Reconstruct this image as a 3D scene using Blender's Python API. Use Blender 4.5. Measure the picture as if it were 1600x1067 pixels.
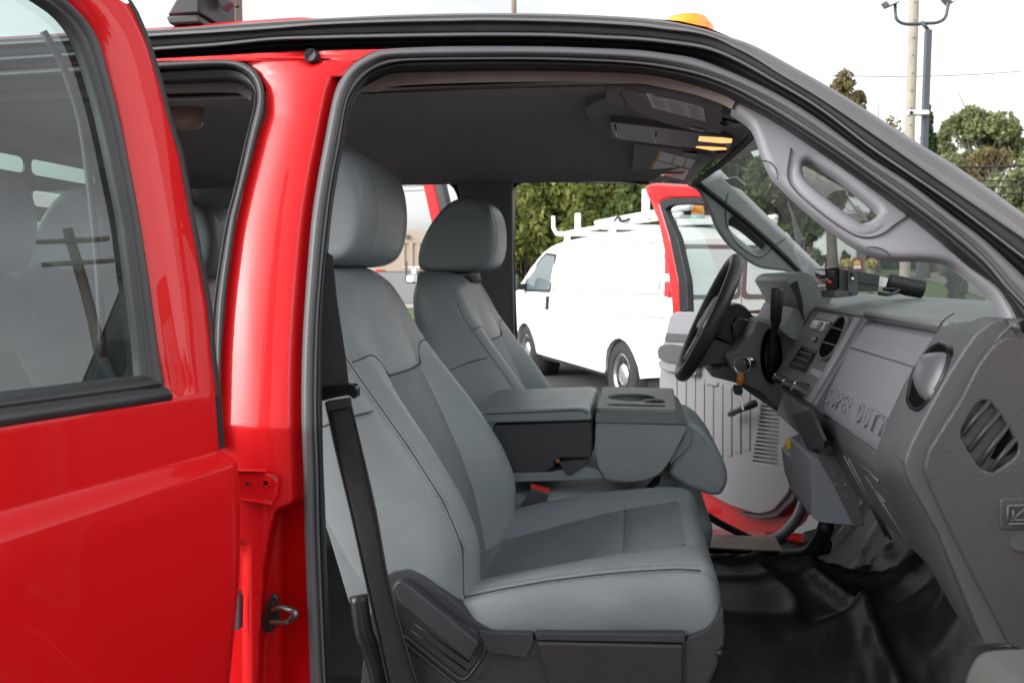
import bpy, bmesh, math, random
from mathutils import Vector, Matrix
from mathutils.geometry import tessellate_polygon
R = math.radians
V = Vector
for o in list(bpy.data.objects): bpy.data.objects.remove(o)
scn = bpy.context.scene
COL = scn.collection

# ------------------------------------------------------------------ camera
F, CX, CY = 1291.0, 800.0, 533.5          # focal length and centre of the 1600 px wide photograph
CAM = V((0, 0, 1.40))
yaw = math.atan2(190, F); pitch = math.atan2(96.5, math.hypot(F, 190))
FW = V((-math.sin(yaw)*math.cos(pitch), math.cos(yaw)*math.cos(pitch), -math.sin(pitch)))
RT = V((math.cos(yaw), math.sin(yaw), 0)); UP = RT.cross(FW)
cd = bpy.data.cameras.new('camera'); cam = bpy.data.objects.new('camera', cd); COL.objects.link(cam)
cd.sensor_width = 22.3; cd.lens = 22.3*F/1600; cd.clip_start = 0.02; cd.clip_end = 1500
m = Matrix((RT, UP, -FW)).transposed().to_4x4(); m.translation = CAM; cam.matrix_world = m
cd.dof.use_dof = True; cd.dof.focus_distance = 1.45; cd.dof.aperture_fstop = 6.3
scn.camera = cam

# ------------------------------------------------------------------ sky, sun, exposure (bright overcast)
w = bpy.data.worlds.new('World'); scn.world = w; w.use_nodes = True
nt = w.node_tree; nt.nodes.clear()
def wn(t, **k):
    n = nt.nodes.new(t)
    for a, b in k.items(): setattr(n, a, b)
    return n
sky = wn('ShaderNodeTexSky', sky_type='NISHITA', sun_disc=False, sun_elevation=R(27), sun_rotation=R(243), air_density=1.0, dust_density=4.0, ozone_density=1.0)
hs = wn('ShaderNodeHueSaturation'); hs.inputs['Saturation'].default_value = 0.13
tc = wn('ShaderNodeTexCoord'); mp = wn('ShaderNodeMapping'); mp.inputs['Scale'].default_value = (1.1, 1.1, 3.6)
nz = wn('ShaderNodeTexNoise'); nz.inputs['Scale'].default_value = 2.2; nz.inputs['Detail'].default_value = 5
rp = wn('ShaderNodeMapRange'); rp.inputs['From Min'].default_value = .3; rp.inputs['From Max'].default_value = .7
rp.inputs['To Min'].default_value = .72; rp.inputs['To Max'].default_value = 1.18
mx = wn('ShaderNodeMix', data_type='RGBA', blend_type='MULTIPLY'); mx.inputs[0].default_value = 1
bg = wn('ShaderNodeBackground'); bg.inputs['Strength'].default_value = 0.15
ou = wn('ShaderNodeOutputWorld')
L = nt.links.new
L(sky.outputs[0], hs.inputs['Color']); L(tc.outputs['Generated'], mp.inputs[0]); L(mp.outputs[0], nz.inputs['Vector'])
L(nz.outputs['Fac'], rp.inputs['Value']); L(hs.outputs[0], mx.inputs[6]); L(rp.outputs[0], mx.inputs[7])
L(mx.outputs[2], bg.inputs['Color']); L(bg.outputs[0], ou.inputs['Surface'])
sd = bpy.data.lights.new('sun', 'SUN'); sd.energy = .75; sd.angle = R(70); sd.color = (1, .985, .965)
sun = bpy.data.objects.new('sun', sd); COL.objects.link(sun)
sun.rotation_euler = V((.80, -.40, .45)).to_track_quat('Z', 'Y').to_euler()      # soft light from ahead of the truck, behind the camera
scn.view_settings.view_transform = 'Standard'; scn.view_settings.look = 'None'
scn.view_settings.gamma = 1; scn.view_settings.exposure = 1.42
scn.render.engine = 'CYCLES'
scn.cycles.max_bounces = 10; scn.cycles.transparent_max_bounces = 16

# ------------------------------------------------------------------ helpers: rays through the photograph's pixels, meshes
def ray(px, py): return FW + RT*((px-CX)/F) + UP*((CY-py)/F)
def onplane(p, q, n):
    d = ray(*p); return CAM + d*((q-CAM).dot(n)/d.dot(n))
def PY(px, py, y): return onplane((px, py), V((0, y, 0)), V((0, 1, 0)))
def PX(px, py, x): return onplane((px, py), V((x, 0, 0)), V((1, 0, 0)))
def PZ(px, py, z): return onplane((px, py), V((0, 0, z)), V((0, 0, 1)))
def crop(ox, oy, s, pts): return [(ox+a/s, oy+b/s) for a, b in pts]
def lerp(a, b, t): return a+(b-a)*t
def sst(a, b, x):
    t = max(0, min(1, (x-a)/(b-a))); return t*t*(3-2*t)
def interp(tab, x):
    if x <= tab[0][0]: return tab[0][1]
    for (x0, y0), (x1, y1) in zip(tab, tab[1:]):
        if x <= x1: return lerp(y0, y1, (x-x0)/(x1-x0))
    return tab[-1][1]
def cr(pts, n):                                # Catmull-Rom through points, resampled to n by arc length
    pts = [V(p) for p in pts]
    if len(pts) > 2:
        P = [pts[0]*2-pts[1]]+pts+[pts[-1]*2-pts[-2]]; out = []
        for i in range(1, len(P)-2):
            a, b, c, d = P[i-1:i+3]
            for k in range(12):
                t = k/12
                out.append(.5*((2*b)+(c-a)*t+(2*a-5*b+4*c-d)*t*t+(3*b-a-3*c+d)*t**3))
        out.append(pts[-1]); pts = out
    ac = [0]
    for a, b in zip(pts, pts[1:]): ac.append(ac[-1]+(b-a).length)
    res = []; j = 0
    for i in range(n):
        s = ac[-1]*i/(n-1)
        while j < len(ac)-2 and ac[j+1] < s: j += 1
        sg = ac[j+1]-ac[j]
        res.append(pts[j].lerp(pts[j+1], (s-ac[j])/sg if sg > 0 else 0))
    return res
TH = {}
def obj(name, me, mat=None, parent=None, smooth=True, bev=0, sub=0, solid=0, kind=None, autos=None):
    if isinstance(me, bmesh.types.BMesh):
        b = me; me = bpy.data.meshes.new(name); b.normal_update(); b.to_mesh(me); b.free()
    o = bpy.data.objects.new(name, me); COL.objects.link(o)
    for q in (mat if isinstance(mat, (list, tuple)) else [mat]):
        if q: me.materials.append(q)
    if smooth:
        me.polygons.foreach_set('use_smooth', [True]*len(me.polygons))
        if autos is not None:
            me.set_sharp_from_angle(angle=R(autos))
    if parent is not None:
        o.parent = parent; o.matrix_parent_inverse = TH.get(parent.name, Matrix())
    if solid:
        d = o.modifiers.new('s', 'SOLIDIFY'); d.thickness = solid; d.offset = -1
    if bev:
        d = o.modifiers.new('b', 'BEVEL'); d.width = bev; d.segments = 3; d.limit_method = 'ANGLE'; d.angle_limit = R(35)
        d.harden_normals = False
    if sub:
        d = o.modifiers.new('u', 'SUBSURF'); d.levels = sub; d.render_levels = sub
    if kind: o['kind'] = kind
    return o
def tag(o, label, cat, group=None):
    o['label'] = label; o['category'] = cat
    if group: o['group'] = group
    return o
def thing(name, label, cat, loc=(0, 0, 0), group=None):
    o = bpy.data.objects.new(name, None); COL.objects.link(o); o.location = loc; o.empty_display_size = .1
    TH[o.name] = Matrix.Translation(-V(loc)); return tag(o, label, cat, group)
def grid(rows, closed_u=False, closed_v=False, matf=None):
    """rows: list of equal-length point lists -> bmesh quads"""
    b = bmesh.new(); vs = [[b.verts.new(p) for p in r] for r in rows]
    n, k = len(rows), len(rows[0])
    for i in range(n if closed_u else n-1):
        for j in range(k if closed_v else k-1):
            try: f = b.faces.new((vs[i][j], vs[i][(j+1) % k], vs[(i+1) % n][(j+1) % k], vs[(i+1) % n][j]))
            except ValueError: continue
            if matf: f.material_index = matf(i, j)
    return b
def capends(b, rows):
    pass
def loft(name, rings, mat, parent=None, cap=True, **k):
    """closed rings along a path"""
    b = grid(rings, closed_v=True)
    b.verts.ensure_lookup_table(); n = len(rings[0]); N = len(rings)
    if cap:
        b.faces.new([b.verts[i] for i in range(n)][::-1]); b.faces.new([b.verts[(N-1)*n+i] for i in range(n)])
    bmesh.ops.recalc_face_normals(b, faces=b.faces)
    return obj(name, b, mat, parent, **k)
def tube(name, pts, r, mat, parent=None, seg=8, cap=True, **k):
    return obj(name, tubebm(pts, r, seg, cap), mat, parent, **k)
def tubebm(pts, r, seg=8, cap=True, b=None, closed=False):
    pts = [V(p) for p in pts]; b = b or bmesh.new(); rings = []; N = len(pts)
    prev = None
    for i, p in enumerate(pts):
        if closed: t = pts[(i+1) % N]-pts[i-1]
        else: t = pts[min(i+1, N-1)]-pts[max(i-1, 0)]
        t.normalize()
        if prev is None:
            a = t.orthogonal().normalized()
        else:
            a = prev-t*prev.dot(t); a.normalize()
        prev = a; c = t.cross(a); rr = r[i] if isinstance(r, (list, tuple)) else r
        rings.append([b.verts.new(p+(a*math.cos(2*math.pi*j/seg)+c*math.sin(2*math.pi*j/seg))*rr) for j in range(seg)])
    for i in range(N if closed else N-1):
        A, B = rings[i], rings[(i+1) % N]
        for j in range(seg): b.faces.new((A[j], A[(j+1) % seg], B[(j+1) % seg], B[j]))
    if cap and not closed:
        b.faces.new(rings[0][::-1]); b.faces.new(rings[-1])
    return b
def box(b, c, s, M=None):
    """axis box centre c size s, optionally through matrix M"""
    r = bmesh.ops.create_cube(b, size=1); vs = r['verts']
    bmesh.ops.scale(b, verts=vs, vec=V(s)); bmesh.ops.translate(b, verts=vs, vec=V(c))
    if M is not None: bmesh.ops.transform(b, verts=vs, matrix=M)
    return vs
def boxo(name, c, s, mat, parent=None, M=None, bev=.003, **k):
    b = bmesh.new(); box(b, c, s, M); return obj(name, b, mat, parent, bev=bev, autos=40, **k)
def prism(name, pts, ext, mat, parent=None, bev=.003, **k):
    """3D polygon extruded by vector ext"""
    pts = [V(p) for p in pts]; ext = V(ext); b = bmesh.new()
    a = [b.verts.new(p) for p in pts]; c = [b.verts.new(p+ext) for p in pts]; n = len(pts)
    b.faces.new(a); b.faces.new(c[::-1])
    for i in range(n): b.faces.new((a[i], c[i], c[(i+1) % n], a[(i+1) % n]))
    bmesh.ops.recalc_face_normals(b, faces=b.faces)
    return obj(name, b, mat, parent, bev=bev, autos=k.pop('autos', 40), **k)
def plate(name, outer, holes, org, ax, ay, thick, mat, parent=None, bev=0, res=2, off=0, **k):
    """flat plate with holes; loops are 2D in the frame (org, ax, ay); front face at org (plus off along n), body behind it"""
    ax = V(ax).normalized(); ay = V(ay); ay = (ay-ax*ay.dot(ax)).normalized(); n = ax.cross(ay)
    cu = bpy.data.curves.new(name, 'CURVE'); cu.dimensions = '2D'; cu.fill_mode = 'BOTH'; cu.extrude = thick/2-bev; cu.bevel_depth = bev
    cu.bevel_resolution = res; cu.offset = -bev
    for lp in [outer]+list(holes):
        s = cu.splines.new('POLY'); s.points.add(len(lp)-1); s.use_cyclic_u = True
        for q, p in zip(s.points, lp): q.co = (p[0], p[1], 0, 1)
    t = bpy.data.objects.new('tmp', cu); COL.objects.link(t)
    dg = bpy.context.evaluated_depsgraph_get(); me = bpy.data.meshes.new_from_object(t.evaluated_get(dg))
    bpy.data.objects.remove(t); bpy.data.curves.remove(cu)
    M = Matrix((ax, ay, n)).transposed().to_4x4(); M.translation = V(org)+n*(off-thick/2); me.transform(M); me.name = name
    return obj(name, me, mat, parent, autos=k.pop('autos', 30), **k)
def rnd2(loop, r, seg=4):
    """round the corners of a 2D loop"""
    out = []; n = len(loop)
    for i in range(n):
        a, p, c = V(loop[i-1]), V(loop[i]), V(loop[(i+1) % n]); da, dc = (a-p), (c-p)
        rr = min(r, da.length*.45, dc.length*.45)
        s, e = p+da.normalized()*rr, p+dc.normalized()*rr
        for k in range(seg+1):
            t = k/seg; out.append(tuple(s.lerp(p, t).lerp(p.lerp(e, t), t)))
    return out
def frame_px(org, ax, ay):
    """2D coordinates of a photograph pixel on the plane (org, ax, ay)"""
    ax = V(ax).normalized(); ay = V(ay); ay = (ay-ax*ay.dot(ax)).normalized(); n = ax.cross(ay); org = V(org)
    def f(p):
        q = onplane(p, org, n)-org; return (q.dot(ax), q.dot(ay))
    return f

# ------------------------------------------------------------------ materials
def mat(name, col, rough=.5, metal=0, coat=0, coatr=.03, bump=None, var=None, spec=.5, trans=0, emit=None, ior=1.45, sheen=0):
    """bump=(type, scale, strength[, distance]); var=(scale, amount, other colour)"""
    M = bpy.data.materials.new(name); M.use_nodes = True; t = M.node_tree; p = t.nodes['Principled BSDF']
    p.inputs['Base Color'].default_value = (*col, 1); p.inputs['Roughness'].default_value = rough; p.inputs['Metallic'].default_value = metal
    p.inputs['Coat Weight'].default_value = coat; p.inputs['Coat Roughness'].default_value = coatr
    p.inputs['Specular IOR Level'].default_value = spec; p.inputs['Transmission Weight'].default_value = trans; p.inputs['IOR'].default_value = ior
    p.inputs['Sheen Weight'].default_value = sheen
    if emit: p.inputs['Emission Color'].default_value = (*emit[0], 1); p.inputs['Emission Strength'].default_value = emit[1]
    c = t.nodes.new('ShaderNodeTexCoord')
    if var:
        n = t.nodes.new('ShaderNodeTexNoise'); n.inputs['Scale'].default_value = var[0]; n.inputs['Detail'].default_value = 6; n.inputs['Roughness'].default_value = .62
        t.links.new(c.outputs['Object'], n.inputs['Vector'])
        r = t.nodes.new('ShaderNodeMapRange'); r.inputs['From Min'].default_value = .35; r.inputs['From Max'].default_value = .68; r.inputs['To Max'].default_value = var[1]
        t.links.new(n.outputs['Fac'], r.inputs['Value'])
        q = t.nodes.new('ShaderNodeMix'); q.data_type = 'RGBA'; q.inputs[6].default_value = (*col, 1); q.inputs[7].default_value = (*var[2], 1)
        t.links.new(r.outputs[0], q.inputs[0]); t.links.new(q.outputs[2], p.inputs['Base Color'])
        rr = t.nodes.new('ShaderNodeMapRange'); rr.inputs['To Min'].default_value = max(0, rough-.06); rr.inputs['To Max'].default_value = min(1, rough+.08)
        t.links.new(n.outputs['Fac'], rr.inputs['Value']); t.links.new(rr.outputs[0], p.inputs['Roughness'])
    if bump:
        kind, sc, st = bump[:3]
        if kind == 'voronoi':
            n = t.nodes.new('ShaderNodeTexVoronoi'); o = n.outputs['Distance']
        elif kind == 'wave':
            n = t.nodes.new('ShaderNodeTexWave'); n.wave_type = 'BANDS'; n.bands_direction = bump[4]; o = n.outputs['Fac']; n.inputs['Distortion'].default_value = bump[5] if len(bump) > 5 else 0
        else:
            n = t.nodes.new('ShaderNodeTexNoise'); n.inputs['Detail'].default_value = 5; o = n.outputs['Fac']
        n.inputs['Scale'].default_value = sc; t.links.new(c.outputs['Object'], n.inputs['Vector'])
        b = t.nodes.new('ShaderNodeBump'); b.inputs['Strength'].default_value = st; b.inputs['Distance'].default_value = bump[3] if len(bump) > 3 else .001
        t.links.new(o, b.inputs['Height']); t.links.new(b.outputs[0], p.inputs['Normal'])
    return M
red = mat('red_paint', (.56, .003, .006), .5, 0, .5, .02, ('noise', 9, .03, .01), (1.6, .3, (.62, .0025, .005)), spec=.2)
redin = mat('red_paint_jamb', (.50, .004, .007), .4, 0, .8, .06, ('noise', 60, .04, .002))
rubber = mat('rubber_seal', (.035, .037, .041), .48, 0, 0, .03, ('noise', 220, .12), (7, .5, (.07, .07, .073)))
rubl = mat('rubber_grey', (.085, .087, .094), .5, 0, 0, .03, ('noise', 220, .12), (7, .5, (.115, .115, .12)))
mouldl = mat('moulding_grey', (.105, .104, .108), .42, 0, 0, .03, ('noise', 120, .1), (5, .6, (.14, .138, .14)))
rubk = mat('rubber_black', (.012, .012, .015), .55, 0, 0, .03, ('noise', 200, .1), (6, .5, (.022, .022, .025)))
mould = mat('moulding_black', (.02, .021, .024), .32, 0, .1, .1, ('noise', 90, .05), (5, .6, (.05, .05, .053)))
headm = mat('headliner_cloth', (.205, .201, .198), .95, 0, 0, .03, ('noise', 900, .5, .0008), (25, .6, (.24, .236, .233)), sheen=.1)
beige = mat('headliner_edge', (.26, .235, .21), .9, 0, 0, .03, ('noise', 700, .6, .0008), (30, .6, (.2, .18, .165)))  # lighter than the headliner: light falling on its edge is in the colour
LE = (.198, .226, .240)
leather = mat('grey_leather', LE, .40, 0, 0, .03, ('voronoi', 520, .22, .0009), (9, .55, (.166, .191, .204)))
insert_b = mat('ribbed_leather_back', (.160, .184, .192), .48, 0, 0, .03, ('wave', 130, .5, .0012, 'Z', .4), (9, .5, (.11, .135, .142)))
insert_c = mat('ribbed_leather_cushion', (.160, .184, .192), .48, 0, 0, .03, ('wave', 150, .2, .0008, 'X', .4), (9, .5, (.11, .135, .142)))
thread = mat('stitch_thread', (.27, .29, .29), .7)
seam = mat('seam_shadow', (.05, .058, .062), .7)  # dark colour stands for the shadow in seam grooves
trim = mat('lavender_trim', (.25, .254, .276), .55, 0, 0, .03, ('voronoi', 650, .18, .0006), (5, .4, (.222, .226, .248)))
trimg = mat('grey_trim', (.20, .215, .22), .55, 0, 0, .03, ('voronoi', 650, .18, .0006), (5, .4, (.18, .19, .2)))
pillg = mat('far_pillar_lit', (.36, .385, .385), .5, 0, 0, .03, ('voronoi', 650, .18, .0006), (5, .4, (.32, .34, .345)))  # same trim plastic, lightened to stand for windshield light on the far pillar
dash = mat('dash_plastic', (.072, .075, .081), .5, 0, 0, .03, ('voronoi', 420, .25, .0008), (6, .6, (.056, .058, .063)))
dashl = mat('dash_light_plastic', (.155, .155, .175), .5, 0, 0, .03, ('voronoi', 600, .16, .0006), (4, .5, (.135, .135, .155)))
dasht = mat('dash_top_skin', (.15, .16, .158), .42, 0, 0, .03, ('voronoi', 380, .3, .0008), (6, .5, (.125, .133, .132)))  # base colour lightened for the sky reflected along the dash top
capm = mat('dash_cap_grain', (.055, .055, .059), .42, 0, 0, .03, ('voronoi', 520, .45, .0010), (7, .6, (.041, .041, .045)))
blk = mat('black_plastic', (.012, .012, .013), .35, 0, 0, .03, ('noise', 150, .06), (20, .5, (.02, .02, .021)))
shade_blk = mat('duct_shade', (.006, .006, .006), 1, spec=0)  # flat black painted for the shade inside vents and ducts
gloss = mat('black_gloss', (.01, .011, .012), .12)
shield = mat('seat_shield_plastic', (.037, .040, .046), .48, 0, 0, .03, ('voronoi', 480, .5, .0010), (5, .7, (.054, .057, .064)))
webm = mat('belt_webbing', (.023, .024, .026), .8, 0, 0, .03, ('wave', 210, .7, .0012, 'DIAGONAL', .2), (60, .6, (.042, .043, .046)))
vinyl = mat('black_floor_vinyl', (.007, .0072, .0075), .45, 0, 0, .03, ('noise', 34, .3, .004), (9, .8, (.021, .0203, .019)), spec=.35)
carpet = mat('dark_carpet', (.014, .0135, .013), .95, 0, 0, .03, ('noise', 260, .8, .004), (12, .7, (.026, .025, .023)))
steel = mat('brushed_steel', (.42, .41, .39), .32, 1, 0, .03, ('noise', 80, .1), (14, .5, (.3, .28, .25)))
darksteel = mat('striker_steel', (.055, .052, .05), .35, .7, 0, .03, ('noise', 60, .1), (30, .6, (.1, .085, .07)))
doorg = mat('door_trim_grey', (.29, .29, .31), .55, 0, 0, .03, ('voronoi', 500, .2, .0007), (4, .5, (.25, .25, .265)))
doord = mat('door_trim_dark', (.10, .098, .105), .5, 0, 0, .03, ('voronoi', 500, .2, .0007))
white = mat('white_paint', (.80, .80, .80), .35, 0, .6, .05, None, (3, .25, (.74, .74, .73)))
amber = mat('amber_lens', (.85, .33, .01), .25, 0, .4, .1, ('wave', 60, .4, .004, 'Z', 0))
labelw = mat('label_paper', (.85, .85, .83), .6, 0, 0, .03, None, (140, .3, (.6, .6, .59)))
labely = mat('label_yellow', (.55, .40, .10), .6)
inkm = mat('label_ink', (.42, .42, .42), .7)
redp = mat('red_plastic', (.6, .03, .03), .4)
yel = mat('yellow_plastic', (.78, .50, .02), .45)
brownp = mat('brown_plastic', (.25, .09, .03), .45)
chrome = mat('chrome', (.75, .75, .74), .12, 1)
def glassmat(name, tint, refl=1.0, rough=0.0):
    """thin pane: tinted see-through plus Fresnel mirror"""
    M = bpy.data.materials.new(name); M.use_nodes = True; t = M.node_tree; t.nodes.clear()
    o = t.nodes.new('ShaderNodeOutputMaterial'); a = t.nodes.new('ShaderNodeBsdfTransparent'); a.inputs[0].default_value = (*tint, 1)
    g = t.nodes.new('ShaderNodeBsdfGlossy'); g.inputs['Roughness'].default_value = rough; g.inputs[0].default_value = (refl, refl, refl, 1)
    f = t.nodes.new('ShaderNodeFresnel'); f.inputs[0].default_value = 1.55; x = t.nodes.new('ShaderNodeMixShader')
    n = t.nodes.new('ShaderNodeTexNoise'); n.inputs['Scale'].default_value = 3; bb = t.nodes.new('ShaderNodeBump'); bb.inputs['Strength'].default_value = .02; bb.inputs['Distance'].default_value = .01
    t.links.new(n.outputs['Fac'], bb.inputs['Height']); t.links.new(bb.outputs[0], g.inputs['Normal'])
    ge = t.nodes.new('ShaderNodeNewGeometry'); io = t.nodes.new('ShaderNodeMapRange'); io.inputs['To Min'].default_value = 1.52; io.inputs['To Max'].default_value = 1/1.52
    t.links.new(ge.outputs['Backfacing'], io.inputs['Value']); t.links.new(io.outputs[0], f.inputs[0])      # same mirror strength from both sides
    mu = t.nodes.new('ShaderNodeMath'); mu.operation = 'MULTIPLY'; mu.inputs[1].default_value = 1.8; mu.use_clamp = True; t.links.new(f.outputs[0], mu.inputs[0])   # two surfaces
    t.links.new(mu.outputs[0], x.inputs[0]); t.links.new(a.outputs[0], x.inputs[1]); t.links.new(g.outputs[0], x.inputs[2]); t.links.new(x.outputs[0], o.inputs[0])
    return M
glass = glassmat('window_glass', (.46, .56, .53))
wglass = glassmat('windshield_glass', (.88, .94, .92), .7)
clearg = glassmat('far_door_glass', (.88, .94, .92), .6)

def wrinkle(M, scale, strength, dist, stretch=(1, 1, 1)):
    """adds broad soft creases under the fine grain of a material"""
    t = M.node_tree; c = next(n for n in t.nodes if n.type == 'TEX_COORD'); b0 = next(n for n in t.nodes if n.type == 'BUMP')
    mp = t.nodes.new('ShaderNodeMapping'); mp.inputs['Scale'].default_value = stretch; n = t.nodes.new('ShaderNodeTexNoise'); n.inputs['Scale'].default_value = scale; n.inputs['Detail'].default_value = 3; n.inputs['Distortion'].default_value = 1.2
    b = t.nodes.new('ShaderNodeBump'); b.inputs['Strength'].default_value = strength; b.inputs['Distance'].default_value = dist
    t.links.new(c.outputs['Object'], mp.inputs[0]); t.links.new(mp.outputs[0], n.inputs['Vector']); t.links.new(n.outputs['Fac'], b.inputs['Height']); t.links.new(b.outputs[0], b0.inputs['Normal'])
wrinkle(leather, 8, .28, .006, (1, 1, 1.8)); wrinkle(insert_b, 9, .3, .005); wrinkle(insert_c, 9, .3, .005)
wrinkle(vinyl, 15, .3, .006); wrinkle(webm, 20, .2, .003); wrinkle(headm, 3, .3, .01)
# ------------------------------------------------------------------ terrain and far setting
def gz(x, y):
    return 2.1*sst(13, 62, y) + .9*sst(62, 160, y)
def hit(px, py):
    d = ray(px, py); t = 1.0
    while t < 400:
        p = CAM+d*t
        if p.z < gz(p.x, p.y): break
        t *= 1.004
    return p
asphalt = mat('asphalt', (.05, .05, .052), .85, 0, 0, .03, ('noise', 60, .6, .01), (1.2, .7, (.075, .074, .072)))
roadm = mat('road_grey', (.16, .16, .165), .85, 0, 0, .03, ('noise', 40, .4, .01), (.8, .6, (.2, .2, .2)))
grassm = mat('lawn_ground', (.075, .12, .032), .9, 0, 0, .03, ('noise', 12, .8, .03), (.9, .8, (.12, .15, .05)))
drivem = mat('gravel_drive', (.27, .25, .22), .9, 0, 0, .03, ('noise', 30, .6, .02), (1.5, .7, (.2, .19, .165)))
concm = mat('concrete', (.36, .35, .32), .85, 0, 0, .03, ('noise', 25, .4, .01), (2, .6, (.27, .26, .24)))
def sheet(name, x0, x1, y0, y1, st, m, dz=0, inside=None):
    b = bmesh.new(); nx = int((x1-x0)/st)+1; ny = int((y1-y0)/st)+1; vs = {}
    for i in range(nx+1):
        for j in range(ny+1):
            x = lerp(x0, x1, i/nx); y = lerp(y0, y1, j/ny); vs[i, j] = b.verts.new((x, y, gz(x, y)+dz))
    for i in range(nx):
        for j in range(ny): b.faces.new((vs[i, j], vs[i+1, j], vs[i+1, j+1], vs[i, j+1]))
    return obj(name, b, m, kind='structure')
g = sheet('ground', -260, 260, -200, 330, 6, asphalt)
def strip(name, A, B, m, dz, n=40):
    """ground strip between two polylines of (x, y)"""
    A = cr([(*p, 0) for p in A], n); B = cr([(*p, 0) for p in B], n)
    rows = [[V((q.x, q.y, gz(q.x, q.y)+dz)) for q in (a.lerp(b, k/6) for k in range(7))] for a, b in zip(A, B)]
    return obj(name, grid(rows), m, kind='structure')
strip('lawn', [(2.6, 14.5), (6, 30), (5, 60), (6, 110)], [(70, 14.5), (80, 30), (85, 60), (90, 110)], grassm, .03)
strip('driveway', [(9.4, 19), (11.5, 27), (13.2, 36), (15, 50)], [(13.5, 19), (15, 27), (16, 36), (17, 50)], drivem, .05)
strip('road', [(-80, 26), (-40, 28), (-14, 29), (3, 30)], [(-80, 50), (-40, 52), (-14, 52), (3, 50)], roadm, .03)
strip('grass_verge', [(-40, 23.0), (-14, 23.2), (1, 23.5)], [(-40, 25.6), (-14, 26.6), (1, 27.5)], grassm, .035)
strip('pavement', [(-40, 25.6), (-14, 26.6), (1, 27.5)], [(-40, 27.2), (-14, 28.4), (1, 29.2)], concm, .06)

# foliage ----------------------------------------------------------
def leafmat(name, a, b, c):
    M = bpy.data.materials.new(name); M.use_nodes = True; t = M.node_tree; p = t.nodes['Principled BSDF']; p.inputs['Roughness'].default_value = .6
    p.inputs['Specular IOR Level'].default_value = .2
    g = t.nodes.new('ShaderNodeNewGeometry'); r = t.nodes.new('ShaderNodeValToRGB'); e = r.color_ramp.elements
    e[0].color = (*a, 1); e[1].color = (*c, 1); e[1].position = 1; k = e.new(.55); k.color = (*b, 1)
    t.links.new(g.outputs['Random Per Island'], r.inputs[0]); t.links.new(r.outputs[0], p.inputs['Base Color'])
    d = t.nodes.new('ShaderNodeBsdfTranslucent'); t.links.new(r.outputs[0], d.inputs[0]); x = t.nodes.new('ShaderNodeMixShader'); x.inputs[0].default_value = .35
    o = t.nodes['Material Output']; t.links.new(p.outputs[0], x.inputs[1]); t.links.new(d.outputs[0], x.inputs[2]); t.links.new(x.outputs[0], o.inputs[0])
    return M
lf_y = leafmat('leaf_yellow_green', (.085, .115, .03), (.15, .175, .045), (.25, .245, .065))
lf_g = leafmat('leaf_green', (.045, .075, .022), (.09, .125, .035), (.16, .18, .055))
lf_d = leafmat('leaf_dark', (.02, .038, .016), (.035, .06, .022), (.06, .085, .03))
lf_o = leafmat('leaf_rust', (.11, .105, .045), (.20, .16, .07), (.30, .22, .11))
lf_p = leafmat('leaf_hazed', (.10, .13, .055), (.18, .21, .09), (.30, .31, .17))  # haze and glare over the far trees put into the leaf colour
barkm = mat('bark', (.10, .08, .065), .9, 0, 0, .03, ('noise', 14, .8, .03), (3, .6, (.15, .13, .11)))
barkl = mat('pale_bark', (.30, .28, .25), .9, 0, 0, .03, ('noise', 14, .8, .03), (3, .6, (.2, .18, .16)))
def leaves(b, rng, c, rad, n, size):
    """n leaf-sized quads in an ellipsoid clump, denser at the shell"""
    for _ in range(n):
        d = V((rng.gauss(0, 1), rng.gauss(0, 1), rng.gauss(0, 1))).normalized()*(rng.random()**.45)
        p = V(c)+V((d.x*rad[0], d.y*rad[1], d.z*rad[2]))
        a = V((rng.gauss(0, 1), rng.gauss(0, 1), rng.gauss(0, .6))).normalized(); q = a.orthogonal().normalized()
        q = Matrix.Rotation(rng.random()*6.28, 3, a) @ q; u = a.cross(q); s = size*rng.uniform(.6, 1.35)
        vs = [b.verts.new(p+q*s*e+u*s*f) for e, f in ((-.55, 0), (0, -.32), (.55, .03), (.02, .34))]
        b.faces.new(vs)
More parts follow.
